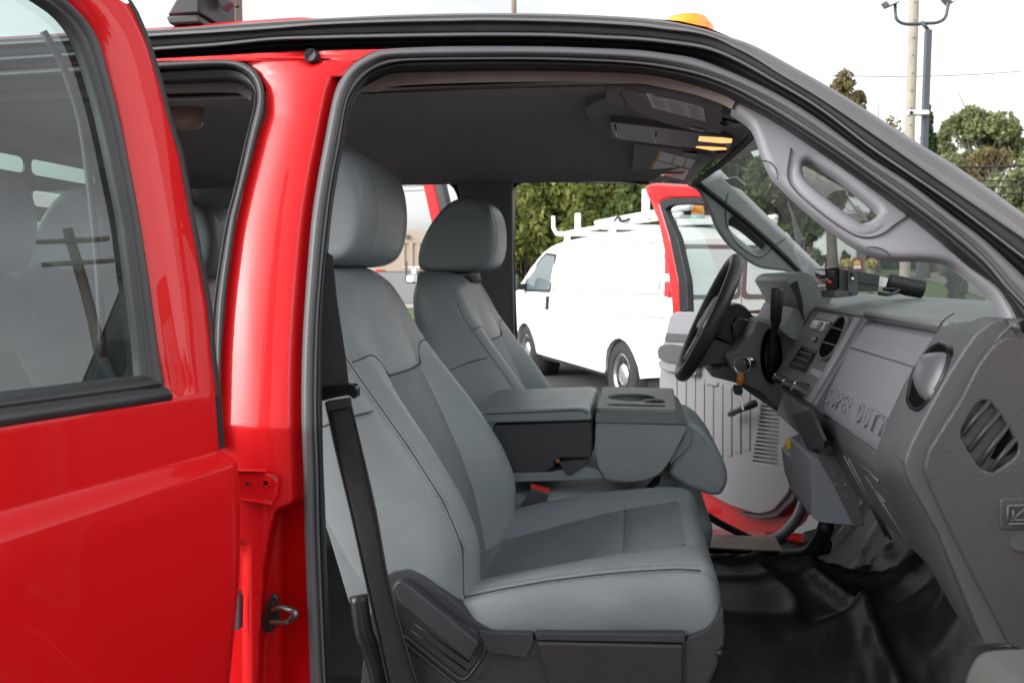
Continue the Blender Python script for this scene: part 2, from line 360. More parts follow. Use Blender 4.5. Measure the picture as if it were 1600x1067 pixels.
def tree(name, label, base, h, crown, n, size, lm, seed, trunk_r=.16, bark=None, clumps=26, group=None, bare=0, cat='tree'):
    """crown=(z0 fraction, rx, ry): clumps spread through an ellipsoid, each joined to the trunk by a limb"""
    rng = random.Random(seed); base = V(base); bark = bark or barkm
    t = thing(name, label, cat, base, group)
    z0, rx, ry = crown; zc = base.z+h*(z0+1)/2; rz = h*(1-z0)/2
    tb = bmesh.new(); tip = base+V((rng.uniform(-.3, .3), rng.uniform(-.3, .3), h*.86)); mid = base.lerp(tip, .5)+V((rng.uniform(-.25, .25), 0, 0))
    tr = cr([base-V((0, 0, .2)), mid, tip], 10); tubebm(tr, [trunk_r*(1.15-.95*i/9) for i in range(10)], 8, True, tb)
    cb = bmesh.new()
    for k in range(clumps):
        d = V((rng.gauss(0, 1), rng.gauss(0, 1), rng.gauss(0, 1))).normalized()*rng.uniform(.35, 1.0)
        c = V((base.x+d.x*rx, base.y+d.y*ry, zc+d.z*rz)); s = rng.uniform(.24, .42)
        leaves(cb, rng, c, (rx*s, ry*s, rz*s*.75), n//clumps, size)
        f = min(.95, max(.2, (c.z-base.z)/h-.15)); st = tr[int(f*9)]
        mm = st.lerp(c, .55)+V((0, 0, .12*rng.random()*h*.2)); tubebm(cr([st, mm, c], 6), [trunk_r*.34*(1-i/7) for i in range(6)], 5, True, tb)
    for k in range(bare):
        st = tr[rng.randint(3, 8)]; d = V((rng.gauss(0, 1), rng.gauss(0, .6), rng.uniform(.2, 1.3))).normalized(); e = st+d*rng.uniform(.2, .45)*h
        tubebm(cr([st, st.lerp(e, .5)+V((0, 0, .2)), e], 6), [trunk_r*.26*(1-i/7) for i in range(6)], 5, True, tb)
    obj('trunk', tb, bark, t); obj('crown', cb, lm, t, smooth=False)
    return t
def tree_px(name, label, px, ptop, y, halfw, n, size, lm, seed, z0=.2, **k):
    """tree standing at depth y under pixel column px, its top at pixel row ptop, crown half width in pixels"""
    q = PY(px, ptop, y); gzz = gz(q.x, y); rx = halfw*y/F
    return tree(name, label, (q.x, y, gzz), q.z-gzz, (z0, rx, rx*.8), n, size, lm, seed, **k)
# wood behind the white van, seen through the driver door
G1 = 'trees behind the white van'
for i, (px, pt, y, hw, lm, lab) in enumerate([
    (812, 268, 27, 58, lf_g, 'green tree behind the brown pole left of the van'),
    (868, 235, 25, 70, lf_y, 'yellow green bushy tree right above the nose of the white van'),
    (935, 215, 27, 75, lf_y, 'yellowing bushy tree above the ladder rack of the white van'),
    (1003, 220, 24, 66, lf_g, 'darker green tree above the rear of the white van'),
    (1082, 225, 28, 72, lf_d, 'dark tree seen through the window of the open far door'),
    (900, 330, 21, 46, lf_y, 'low yellow green thicket just behind the front half of the van'),
    (975, 325, 20, 52, lf_g, 'low green thicket just behind the rear half of the van')]):
    tree_px('broadleaf_tree', lab, px, pt, y, hw, 17000, .17, lm, 20+i, z0=.02, clumps=46, group=G1)
# trees seen through and above the windshield
tree_px('broadleaf_tree', 'large green tree in front of the white house behind the windshield', 1222, 232, 40, 66, 20000, .24, lf_g, 41, z0=.03, clumps=44, trunk_r=.14)
tree_px('broadleaf_tree', 'dark green tree at the upper left corner of the windshield', 1150, 215, 46, 66, 16000, .26, lf_d, 42, z0=.05, clumps=34, trunk_r=.3)
tree_px('broadleaf_tree', 'rust tinged tree rising above the sloping windshield pillar', 1312, 104, 46, 46, 15000, .24, lf_o, 43, z0=.35, clumps=34, trunk_r=.28)
tree_px('broadleaf_tree', 'dark tree beside the gable of the white house', 1398, 285, 58, 40, 12000, .28, lf_d, 44, z0=.02, clumps=28, trunk_r=.3)
tree_px('broadleaf_tree', 'wispy pale tree just left of the tall timber pole', 1380, 185, 50, 30, 2600, .22, lf_o, 45, z0=.4, clumps=22, bare=26)
tree_px('conifer_tree', 'narrow dark green conifer just right of the lamp post', 1457, 178, 44, 13, 9000, .19, lf_d, 46, z0=.05, clumps=36)
tree_px('broadleaf_tree', 'tall open tree with a spreading green top at the right edge', 1535, 168, 42, 52, 13000, .21, lf_p, 47, z0=.45, clumps=30, bare=30)
tree_px('broadleaf_tree', 'reddish brown thin tree under the spreading tree at the right edge', 1548, 225, 40, 36, 6000, .19, lf_o, 48, z0=.3, clumps=30, bare=20)
tree_px('broadleaf_tree', 'thin green tree between the conifer and the spreading tree', 1482, 195, 46, 40, 8000, .22, lf_p, 49, z0=.3, clumps=22, bare=14)
tree_px('bare_tree', 'pale leafless branching tree low at the right edge', 1556, 262, 30, 30, 260, .22, lf_g, 50, z0=.2, clumps=10, bare=14, bark=barkl)
tree_px('broadleaf_tree', 'bushy green tree at the far right edge below the wires', 1610, 250, 34, 52, 12000, .2, lf_p, 51, z0=.0, clumps=30)
tree_px('broadleaf_tree', 'olive bushy tree low behind the windshield pillar at right', 1500, 290, 52, 60, 12000, .28, lf_p, 52, z0=.0, clumps=30)
# hedge line below the trees, behind the lawn
for i, px in enumerate((1372, 1404, 1438, 1472, 1508, 1546, 1590)):
    tree_px('hedge_bush', '%s dark hedge bush from the white house along the back of the lawn' % ('first', 'second', 'third', 'fourth', 'fifth', 'sixth', 'seventh')[i], px, 384+(i % 3)*4, 60, 26, 4000, .24, lf_d, 60+i, z0=.0, clumps=16, group='hedge behind the lawn', cat='bush', trunk_r=.06)
tree_px('shrub', 'rounded dark shrub on the lawn left of the driveway end', 1497, 412, 30, 18, 2600, .14, lf_d, 70, z0=.0, clumps=14, trunk_r=.04, cat='shrub')
tree_px('shrub', 'pointed green shrub at the left corner of the white house wall', 1287, 394, 56, 8, 1500, .22, lf_d, 71, z0=.0, clumps=12, trunk_r=.04, cat='shrub')
tree_px('shrub', 'pointed green shrub at the middle of the white house wall', 1321, 394, 56, 8, 1500, .22, lf_d, 72, z0=.0, clumps=12, trunk_r=.04, cat='shrub')
# trees on the side behind the camera and ahead of the truck (they show in the paint and the glass)
for i, (x, y, h, r) in enumerate([(34, -6, 8, 4), (38, 3, 9.5, 4.4), (30, -16, 7, 4), (26, -27, 8, 4.5), (12, -34, 9, 5), (-6, -36, 8, 5), (-24, -33, 9, 5)]):
    tree('broadleaf_tree', '%s tree from the mirrored pole across the lot behind the viewer' % ('second', 'first', 'third', 'fourth', 'fifth', 'sixth', 'seventh')[i], (x, y, gz(x, y)), h, (.1, r, r), 2600, .6, lf_d, 80+i, clumps=26, trunk_r=.25, group='trees across the lot behind the viewer')

# poles and wires ---------------------------------------------------
polew = mat('weathered_timber', (.33, .30, .25), .85, 0, 0, .03, ('wave', 3, .3, .01, 'X', 6), (4, .6, (.24, .21, .17)))
poled = mat('dark_timber', (.17, .13, .10), .85, 0, 0, .03, ('noise', 9, .5, .02), (4, .6, (.23, .19, .15)))
lampm = mat('lamp_post_grey', (.075, .08, .09), .45, .3)
lamph = mat('lamp_housing', (.16, .17, .18), .4, .3)
lens = mat('lamp_lens', (.62, .66, .70), .2)
wire = mat('wire_black', (.03, .03, .03), .6)
def upole(name, label, px, y, wpx, top, m, cat='utility pole', lean=0):
    q = PY(px, 420, y); b = V((q.x, y, gz(q.x, y)-.4)); r = wpx/2*y/F; t = b+V((lean, 0, top))
    o = thing(name, label, cat, (b.x, b.y, b.z+.4)); tube('pole', cr([b, b.lerp(t, .5), t], 12), [r*(1.08-.2*i/11) for i in range(12)], m, o, 12); return o, b, t, r
o, b, t, r = upole('utility_pole', 'pale timber utility pole standing just left of the lamp post', 1414, 22, 14, 11.5, polew)
for k in range(9): tube('climbing_spike', [V((b.x-.03, b.y-r, 5.2+k*.42)), V((b.x-.03, b.y-r-.06, 5.2+k*.42))], .012, darksteel, o, 6)
for s, zz in ((1, 10.6), (1, 9.9)): boxo('crossarm', (b.x, b.y-.15, zz), (2.2, .1, .12), poled, o)
o, b, t, r = upole('utility_pole', 'brown utility pole with a yellow marker at the edge of the driver door opening', 803, 26, 9, 10.5, poled)
q = PY(803, 417, 26); tube('marker', [q-V((0, 0, .07)), q+V((0, 0, .07))], r*1.12, yel, o, 12); 
o, b, t, r = upole('utility_pole', 'distant slanting grey pole at the upper right edge', 1586, 55, 9, 10.4, poled, lean=.75)
o, b, t, r = upole('utility_pole', 'distant pale pole low at the right edge behind the trees', 1588, 48, 10, 4.6, polew)
# lamp post with two heads
lb = PY(1437, 420, 17); lb = V((lb.x, 17, gz(lb.x, 17)))
lp = thing('lamp_post', 'dark grey lamp post with two floodlights on curved arms', 'lamp post', lb)
zt = PY(1437, 48, 17).z
b = bmesh.new(); box(b, (lb.x, 17, (lb.z+zt)/2), (.115, .115, zt-lb.z)); obj('post', b, lampm, lp, bev=.01, autos=40)
tube('spigot', [(lb.x, 17, zt), PY(1439, 34, 17)], .035, lampm, lp, 10)
for s, P in ((1, [(1439, 38), (1415, 38), (1402, 32), (1399, 20), (1399, 6)]), (2, [(1439, 37), (1463, 36), (1476, 29), (1480, 16), (1482, 2)])):
    tube('arm', cr([PY(*p, 17) for p in P], 18), .032, lampm, lp, 8)
for P in ([(1383, 2), (1399, -3), (1408, 3), (1389, 11)], [(1478, -4), (1496, -7), (1499, -2), (1488, 6)]):
    h = prism('lamp_head', [PY(*p, 16.85) for p in P], (0, .34, .05), lamph, lp, bev=.02)
    c = [PY(*p, 16.85) for p in P]; ce = sum(c, V())/4
    prism('lens', [ce.lerp(q, .78)+V((0, -.03, 0)) for q in c], (0, .02, 0), lens, h, bev=.004)
cb = prism('security_camera', [PY(*p, 16.8) for p in ((1419, 172), (1452, 172), (1453, 179), (1419, 180))], (0, .16, 0), white, None, bev=.02)
tag(cb, 'white security camera fixed to the dark lamp post', 'security camera')
obj('camera_eye', tubebm([PY(1424, 176, 16.8), PY(1424, 176, 16.77)], .035, 12), gloss, cb)
def wires(label, A, B, ya, yb, r=.012, sag=.15):
    a, c = PY(*A, ya), PY(*B, yb); pts = [a.lerp(c, k/16)-V((0, 0, sag*4*(k/16)*(1-k/16))) for k in range(17)]
    return tag(tube('overhead_wire', pts, r, wire, None, 6), label, 'wire')
wires('thin overhead wire high across the pale sky at right', (1300, 118), (1700, 100), 22, 26)
wires('thick light overhead wire crossing the trees at right', (1380, 254), (1700, 250), 24, 24, .03)
wires('upper dark wire through the trees at the right edge', (1400, 273), (1700, 276), 26, 26, .025)
wires('middle dark wire through the trees at the right edge', (1420, 284), (1700, 285), 26, 26, .025)
wires('lowest dark wire through the trees at the right edge', (1430, 295), (1700, 294), 26, 26, .025)
wires('upper wire seen through the upper windshield', (1120, 256), (1300, 253), 26, 26, .02)
wires('middle wire seen through the upper windshield', (1120, 277), (1330, 280), 28, 28, .02)
wires('lower wire seen through the upper windshield', (1120, 285), (1330, 291), 28, 28, .025)
wires('wire crossing the tops of the trees in the driver door opening', (780, 277), (1080, 287), 18, 18, .018, .05)
wires('thin wire in the gap between the two head restraints', (600, 288), (700, 284), 40, 40, .02)
wires('lower thin wire in the gap between the two head restraints', (600, 296), (700, 291), 40, 40, .02)
# pole ahead of the truck that mirrors in the open rear door
gn = V((math.sin(R(71.5)), -math.cos(R(71.5)), .16)).normalized(); rd = ray(160, 500).normalized(); rd = rd-gn*2*rd.dot(gn)
mp_ = V((-.5, .5, 0))+V((rd.x, rd.y, 0)).normalized()*26
o = thing('utility_pole', 'utility pole with crossarms mirrored in the open rear door window', 'utility pole', (mp_.x, mp_.y, 0))
tube('pole', cr([mp_-V((0, 0, .3)), mp_+V((0, 0, 5)), mp_+V((0, 0, 9.8))], 8), [.2-.008*i for i in range(8)], poled, o, 10)
for zz in (9.4, 8.7): boxo('crossarm', (mp_.x-.15, mp_.y, zz), (.1, 2.0, .12), poled, o)

# pale building seen between the head restraints --------------------
stucco = mat('beige_stucco', (.40, .33, .26), .9, 0, 0, .03, ('noise', 20, .3, .01), (1, .4, (.35, .29, .23)))
shade = mat('bay_panel', (.13, .115, .10), .8); 
by = 62.0
bl = PY(560, 428, by); br_ = PY(684, 428, by)
bd = thing('beige_building', 'long beige building with tall recessed bays between the two head restraints', 'building', (bl.x, by, gz(bl.x, by)))
fr = frame_px((bl.x, by, gz(0, by)), (1, 0, 0), (0, 0, 1))
outl = [fr(p) for p in [(540, 440), (540, 360), (640, 360), (668, 361), (690, 378), (720, 385), (720, 440)]]
bays = [(632, 640), (644.5, 651.5), (656, 663)]
holes = [[fr(p) for p in [(a, 380), (c, 380), (c, 423), (a, 423)]] for a, c in bays]
plate('wall', outl, holes, (bl.x, by, gz(0, by)), (1, 0, 0), (0, 0, 1), .5, stucco, bd)
prism('roof', [PY(540, 360, by+.1), PY(672, 361, by+.1), PY(718, 385, by+.1), PY(718, 430, by+.1), PY(540, 430, by+.1)], (0, 14, 0), stucco, bd, bev=0)
for a, c in bays:
    e = prism('window', [PY(*p, by+.4) for p in [(a, 381), (c, 381), (c, 422), (a, 422)]], (0, .06, 0), shade, bd, bev=0)
    for f in (391, 401): prism('glazing_bar', [PY(*p, by+.36) for p in [(a, f), (c, f), (c, f+1), (a, f+1)]], (0, .03, 0), stucco, e, bev=0)
    prism('yellow_panel', [PY(*p, by+.2) for p in [(a+1, 408), (c, 408), (c, 414.5), (a+1, 414.5)]], (0, .06, 0), yel, bd, bev=0)
prism('rail', [PY(*p, by-.6) for p in [(630, 416.5), (684, 416.5), (684, 418), (630, 418)]], (0, .1, 0), white, bd, bev=0)
for px in (636, 669): boxo('wall_lamp', PY(px, 370, by-.12), (.25, .2, .3), shade, bd)
# white utility trailer in front of it
tb_ = PY(640, 444, 40); u = thing('equipment_cart', 'small white and grey cart on the road before the beige building', 'cart', (tb_.x, 40, gz(tb_.x, 40)))
prism('body', [PY(*p, 40) for p in [(635, 431), (646, 430), (646, 441), (635, 442)]], (0, .8, 0), white, u, bev=.04)
prism('mast', [PY(*p, 40.2) for p in [(633, 409), (636, 409), (636, 441), (633, 441)]], (0, .1, 0), lampm, u, bev=.01)
prism('panel', [PY(*p, 40.1) for p in [(643, 420), (650, 419), (650, 428), (643, 428)]], (0, .08, 0), white, u, bev=.01)
for px in (637, 645): tube('wheel', [PY(px, 443, 40), PY(px, 443, 40)+V((0, .1, 0))], .09, rubk, u, 14)
q = PY(590, 424, 58); rc = thing('red_car', 'tiny red parked car before the beige building', 'car', (q.x, 58, gz(q.x, 58)))
prism('body', [PY(*p, 58) for p in [(586, 428), (586, 424), (588, 421), (593, 421), (595, 424), (595, 428)]], (0, 1.6, 0), red, rc, bev=.05)

# white gabled house behind the windshield --------------------------
siding = mat('white_siding', (.60, .62, .62), .7, 0, 0, .03, ('wave', 2.6, .6, .02, 'Z', 0), (2, .3, (.52, .54, .54)))
roofm = mat('grey_shingle', (.16, .15, .15), .9, 0, 0, .03, ('noise', 8, .6, .03), (2, .6, (.22, .2, .19)))
hy = 58.0
hl, hr = PY(1254, 412, hy), PY(1353, 412, hy); gh = gz(0, hy)
hs_ = thing('white_house', 'white gabled house seen through the windshield', 'house', (hl.x, hy, gh))
ev = PY(1300, 357, hy).z
prism('wall', [(hl.x, hy, gh-.3), (hr.x, hy, gh-.3), (hr.x, hy, ev), (hl.x, hy, ev)], (0, 7, 0), siding, hs_, bev=0)
rt = PY(1300, 330, hy+3).z
rf = prism('roof', [(hl.x-.3, hy-.35, ev-.08), (hl.x-.3, hy+3.5, rt+.4), (hl.x-.3, hy+7.3, ev-.08)], (hr.x-hl.x+.6, 0, 0), roofm, hs_, bev=0)
gp = [PY(*p, hy-1.2) for p in [(1308, 331), (1337, 331), (1337, 329), (1320, 302), (1308, 328)]]
prism('gable', [PY(*p, hy-1.2) for p in [(1306, 412), (1338, 412), (1338, 330), (1321, 303), (1306, 330)]], (0, 4, 0), siding, hs_, bev=0)
for A, B in (((1303, 333), (1321, 300)), ((1321, 300), (1342, 333))):
    a, c = PY(*A, hy-1.4), PY(*B, hy-1.4); prism('gable_roof', [a, c, c-V((0, 0, .16)), a-V((0, 0, .16))], (0, 4.4, 0), roofm, rf, bev=0)
prism('porch_roof', [PY(*p, hy-2.4) for p in [(1312, 333), (1352, 334), (1357, 346), (1312, 346)]], (0, 2.2, 0), roofm, hs_, bev=0)
for a, c, u0, u1 in ((1294, 1304, 357, 370), (1262, 1270, 372, 386), (1341, 1348, 362, 378)):
    yy = hy-.04 if a < 1306 else hy-.04
    wv = prism('window', [PY(*p, yy) for p in [(a, u0), (c, u0), (c, u1), (a, u1)]], (0, .03, 0), gloss, hs_, bev=0)
    mzz = (a+c)/2; prism('frame', [PY(*p, yy-.04) for p in [(mzz-.5, u0), (mzz+.5, u0), (mzz+.5, u1), (mzz-.5, u1)]], (0, .03, 0), white, wv, bev=0)
# little red arched sign with two yellow flower pots
def arch(px0, px1, p0, p1, y, m, n=10):
    c = (px0+px1)/2; r = (px1-px0)/2
    return [PY(px0, p1, y), PY(px1, p1, y)]+[PY(c+r*math.cos(math.pi*k/n), p0+r*1.25-(r*1.25)*math.sin(math.pi*k/n), y) for k in range(n+1)]
sg = thing('arched_sign', 'small dark red arched sign on the lawn before the white house', 'sign', PY(1339, 418, 34))
prism('board', arch(1330, 1349, 402, 425, 34, red), (0, .12, 0), mat('sign_red', (.22, .02, .03), .6), sg, bev=.01)
prism('yellow_band', arch(1334, 1345, 406, 414, 33.97, yel), (0, .02, 0), labely, sg, bev=0)
prism('white_field', [PY(*p, 33.97) for p in [(1334, 415), (1345, 415), (1345, 420), (1334, 420)]], (0, .02, 0), white, sg, bev=0)
for px, lab in ((1322, 'yellow flower pot just left of the red arched sign'), (1361, 'yellow flower pot just right of the red arched sign')):
    q = PY(px, 415, 33.5); fp = thing('flower_pot', lab, 'flower pot', (q.x, 33.5, gz(q.x, 33.5)), 'flower pots beside the sign')
    tube('pot', [V((q.x, 33.5, gz(q.x, 33.5))), q-V((0, 0, .1))], [.1, .16], poled, fp, 12)
    bm_ = bmesh.new(); leaves(bm_, random.Random(px), q+V((0, 0, .08)), (.22, .2, .2), 240, .09); obj('blooms', bm_, leafmat('bloom', (.42, .32, .06), (.55, .45, .12), (.6, .52, .25)), fp, smooth=False)
    bm_ = bmesh.new(); leaves(bm_, random.Random(px+1), q+V((0.02, 0, -.12)), (.2, .18, .12), 120, .09); obj('foliage', bm_, lf_d, fp, smooth=False)
# ------------------------------------------------------------------ white van parked beyond the driver door
VA = V((-.426, .905, 0)).normalized(); VB = V((VA.y, -VA.x, 0))
VO = PZ(967, 637, 0)-VA*1.15
def vp(s, t, z): return VO+VA*s+VB*t+V((0, 0, z*.925-(.06 if z > 2.15 else 0)))
def inset(z): return .035*sst(.75, .35, z)+.15*max(0, (z-1.12)/.95)**1.5
van = thing('white_van', 'white panel van with a ladder rack and amber beacon parked beyond the truck', 'van', VO)
def arc(c, r, a0, a1, n=10): return [(c+r*math.cos(R(lerp(a0, a1, k/n))), .37+r*math.sin(R(lerp(a0, a1, k/n)))) for k in range(n+1)]
prof = [(.03, .5), (0, .62), (0, 1.05), (.02, 1.6), (.07, 1.92), (.17, 2.04), (.32, 2.075), (1.2, 2.10), (2.4, 2.105), (3.4, 2.08), (3.85, 2.03), (4.1, 1.96), (4.5, 1.70), (4.78, 1.50), (4.95, 1.43),
        (5.3, 1.35), (5.55, 1.22), (5.66, 1.0), (5.70, .62), (5.66, .42), (5.5, .38)]+arc(4.58, .46, 4, 176)[0:]+[(4.05, .38), (1.65, .36)]+arc(1.15, .46, 4, 176)+[(.6, .42)]
W = 1.58
def vside(z, k): return inset(z)+k
rings = []
for t in (0, .06, .4, .79, 1.18, W-.06, W):
    rg = []
    for s, z in prof:
        i = inset(z); tt = {0: i+.03, .06: i, W: W-i-.03, W-.06: W-i}.get(t, t)
        zz = z; ss = s
        if t in (.06, W-.06): pass
        if t in (0, W): pass
        if .06 < t < W-.06:
            if z > 1.9: zz = z+.035*(1-((t-W/2)/.9)**2)
            if s > 5.2: ss = s+.06*(1-((t-W/2)/.9)**2)
        rg.append(vp(ss, tt, zz))
    rings.append(rg)
# side skin first, then body: ring 0 is the flat side (slightly inset rim gives a rounded edge)
rings[0] = [vp(s+( .03 if s < .1 else (-.03 if s > 5.6 else 0)), inset(z)-.0, z-(.03 if z > 1.9 else 0)) for s, z in prof]
rings[1] = [vp(s, inset(z)+.035, z) for s, z in prof]
rings[-1] = [vp(s+( .03 if s < .1 else (-.03 if s > 5.6 else 0)), W-inset(z), z-(.03 if z > 1.9 else 0)) for s, z in prof]
rings[-2] = [vp(s, W-inset(z)-.035, z) for s, z in prof]
b = grid(rings, closed_v=True); b.verts.ensure_lookup_table(); n = len(prof)
b.verts.index_update()
# side walls as strips so that the curve in z is kept: fan by height
def sidewall(b, off, flip):
    zs = [.36+.06*k for k in range(31)]
for k0 in (0, (len(rings)-1)*n):
    lp = [b.verts[k0+i] for i in range(n)]
    tr = tessellate_polygon([[V((s, z, 0)) for s, z in prof]])
    for a_ in tr:
        try: b.faces.new([lp[i] for i in a_])
        except ValueError: pass
bmesh.ops.recalc_face_normals(b, faces=b.faces)
body = obj('body', b, mat('van_paint', (.78, .78, .78), .35, 0, .5, .05, None, (1.1, .5, (.66, .655, .64))), van, autos=32)
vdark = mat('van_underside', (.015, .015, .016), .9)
prism('underbody', [vp(.3, .12, .3), vp(5.4, .12, .3), vp(5.4, .12, .95), vp(.3, .12, .95)], VB*(W-.24), vdark, van, bev=0)
seamm = mat('panel_gap', (.24, .25, .26), .7)
vglass = mat('van_glass', (.10, .13, .135), .05, 0, 0, .03, None, None, .8)
def vpoly(name, pts, m, par, off=.004, th=.012, bev=.003):
    P = [vp(s, inset(z)-off, z) for s, z in pts]
    return prism(name, P, VB*th, m, par, bev=bev)
def vline(pts, w=.006):
    return tubebm([vp(s, inset(z)-.001, z) for s, z in pts], w, 5)
win = vpoly('window', rnd2([(3.52, 1.37), (3.52, 1.86), (3.92, 1.90), (4.10, 1.83), (4.60, 1.47), (4.60, 1.37)], .05), vglass, van, .006, .02)
vpoly('window_seal', rnd2([(3.48, 1.335), (3.48, 1.895), (3.94, 1.935), (4.14, 1.86), (4.66, 1.48), (4.66, 1.335)], .05), rubk, win, .002, .02)
for pts in ([(3.44, .45), (3.44, 1.9)], [(4.70, .9), (4.70, 1.25)], [(.28, 1.42), (.30, 1.88), (.42, 1.93), (3.2, 1.93), (3.3, 1.88), (3.3, 1.42), (3.2, 1.37), (.4, 1.37), (.28, 1.42)], [(.1, 1.12), (5.4, 1.12)], [(1.9, .5), (3.4, .5)]):
    b = vline(cr([(*p, 0) for p in pts], 40) and [(p.x, p.y) for p in ([V((*q, 0)) for q in pts] if len(pts) == 2 else cr([(*q, 0) for q in pts], 60))]); obj('panel_seam', b, seamm, van)
vpoly('door_handle', rnd2([(3.50, 1.08), (3.56, 1.08), (3.56, 1.28), (3.50, 1.28)], .02), rubk, van, .03, .04, .008)
vpoly('fuel_door', rnd2([(3.0, .75), (3.2, .75), (3.2, .95), (3.0, .95)], .03), white, van, .004, .01)
# lower dark sill, bumper
prism('rear_bumper', [vp(-.14, -.0, .42), vp(.06, -.0, .42), vp(.06, -.0, .62), vp(-.14, -.0, .62)], VB*W, mat('bumper_grey', (.3, .3, .3), .5), van, bev=.03)
for t in (-.004, W-.02):
    tl = prism('tail_light', [vp(.006, t, 1.34), vp(.115, t, 1.34), vp(.115, t+(.004 if t < 1 else -.004), 1.80), vp(.02, t+.012 if t < 1 else t, 1.80)], VB*.028, mat('tail_red', (.55, .03, .04), .2), van, bev=.008)
    if t < 1: prism('reverse_lens', [vp(.004, t-.003, 1.50), vp(.117, t-.003, 1.50), vp(.117, t-.003, 1.58), vp(.004, t-.003, 1.58)], VB*.03, white, tl, bev=.004)
# rear doors: two windows with seals
for t0, t1 in ((.13, .74), (.84, 1.45)):
    P = [(t0, 1.36), (t1, 1.36), (t1, 1.84), (t0+.03, 1.84)]
    wv = prism('rear_window', [vp(-.012+.02*(z-1.05)/.55, t, z) for t, z in rnd2(P, .06)], VA*.02, mat('white_blanked_glass', (.72, .75, .76), .12), van, bev=.004)
    P = [(t0-.05, 1.31), (t1+.04, 1.31), (t1+.04, 1.89), (t0-.02, 1.89)]
    prism('window_seal', [vp(-.004+.02*(z-1.05)/.55, t, z) for t, z in rnd2(P, .07)], VA*.02, mat('seal_grey', (.12, .13, .135), .5), wv, bev=.004)
obj('door_gap', tubebm([vp(-.002, W/2, .6), vp(0, W/2, 1.05), vp(.02, W/2, 1.6), vp(.07, W/2, 1.93)], .006, 5), seamm, van)
# wheels
rimm = mat('steel_wheel', (.55, .55, .54), .3, .8)
for s in (1.15, 4.58):
  for sd_ in (0, 1):
    t0 = .02 if sd_ == 0 else W-.02; dr = 1 if sd_ == 0 else -1
    c = vp(s, t0, .395); ax = VB*dr
    def ringp(r, dpt, n=28): return [c+ax*dpt+VA*(r*math.cos(2*math.pi*k/n))+V((0, 0, r*math.sin(2*math.pi*k/n))) for k in range(n)]
    wh = loft('wheel', [ringp(r, d) for r, d in ((.225, .03), (.24, .0), (.30, -.005), (.35, .01), (.37, .04), (.372, .2), (.35, .24), (.2, .24))], mat('tyre', (.02, .02, .021), .8), van, cap=False, autos=40)
    rm = loft('rim', [ringp(r, d) for r, d in ((.235, .015), (.222, .008), (.21, .03), (.19, .05), (.12, .035), (.1, .02), (.075, .012), (.02, .01), (.0005, .01))], rimm, wh, cap=False, autos=35)
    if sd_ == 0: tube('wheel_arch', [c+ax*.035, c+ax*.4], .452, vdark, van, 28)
    if sd_ == 0:
        hb = bmesh.new()
        for k in range(8):
            a_ = 2*math.pi*k/8+.2; q = c+ax*.038+VA*(.155*math.cos(a_))+V((0, 0, .155*math.sin(a_))); tubebm([q, q-ax*.010], .031, 10, True, hb)
        obj('rim_holes', hb, vdark, wh)
# door mirror
mi = prism('mirror', [vp(4.52+ds, -.12+dt, z) for ds, dt, z in ((0, -.2, 1.34), (0, .0, 1.34), (0, .02, 1.62), (0, -.17, 1.63))], VA*.14, mat('mirror_black', (.03, .032, .036), .4), van, bev=.03)
prism('mirror_glass', [vp(4.505, t, z) for t, z in ((-.295, 1.37), (-.14, 1.37), (-.125, 1.59), (-.275, 1.60))], VA*.012, mat('mirror_face', (.25, .28, .3), .05, .9), mi, bev=0)
prism('mirror_arm', [vp(4.54, -.13, 1.36), vp(4.54, .08, 1.36), vp(4.54, .08, 1.46), vp(4.54, -.13, 1.46)], VA*.08, mi.data.materials[0], mi, bev=.01)
# ladder rack
rk = tube('ladder_rack', cr([vp(.25, .25, 2.28), vp(1.5, .25, 2.28), vp(3.0, .25, 2.28), vp(3.75, .25, 2.27), vp(3.98, .25, 2.33), vp(4.02, .25, 2.56)], 24), .028, white, van)
tube('rail', [vp(.25, W-.25, 2.28), vp(3.9, W-.25, 2.28)], .028, white, rk)
tube('rail', [vp(.2, .32, 2.36), vp(2.6, .32, 2.36)], .035, white, rk)
for s in (.45, 1.9, 3.4):
    prism('crossbar', [vp(s-.04, .12, 2.22), vp(s+.04, .12, 2.22), vp(s+.04, .12, 2.29), vp(s-.04, .12, 2.29)], VB*(W-.24), white, rk, bev=.006)
    for t in (.2, W-.28): prism('foot', [vp(s-.05, t, 2.06), vp(s+.05, t, 2.06), vp(s+.05, t, 2.24), vp(s-.05, t, 2.24)], VB*.06, white, rk, bev=.006)
for s, t, h in ((.9, .15, 2.62), (3.0, .2, 2.52)):
    prism('stop', [vp(s-.05, t, 2.28), vp(s+.05, t, 2.28), vp(s+.05, t, h), vp(s-.05, t, h)], VB*.05, white, rk, bev=.006)
prism('clamp', [vp(1.2, .12, 2.24), vp(1.65, .12, 2.25), vp(1.65, .12, 2.32), vp(1.5, .12, 2.36), vp(1.2, .12, 2.30)], VB*.05, white, rk, bev=.006)
obj('clamp_hook', tubebm(cr([vp(1.5, .08, 2.30), vp(1.38, .08, 2.34), vp(1.32, .08, 2.28), vp(1.1, .08, 2.29)], 10), .014, 6), vdark, rk)
# amber beacon at the rear of the rack
bp = PY(1090, 343, 8.5)
bc = tube('beacon', [bp, bp+V((0, 0, .03)), bp+V((0, 0, .05))], [.076, .076, .062], mat('beacon_base', (.35, .5, .52), .4), van, 20)
tube('lens', [bp+V((0, 0, .03)), bp+V((0, 0, .12)), bp+V((0, 0, .135))], [.064, .062, .053], amber, bc, 20)
prism('beacon_mount', [bp+V((-.2, -.1, -.06)), bp+V((.25, -.1, -.06)), bp+V((.25, -.1, 0)), bp+V((-.2, -.1, 0))], (0, .2, 0), white, bc, bev=.01)
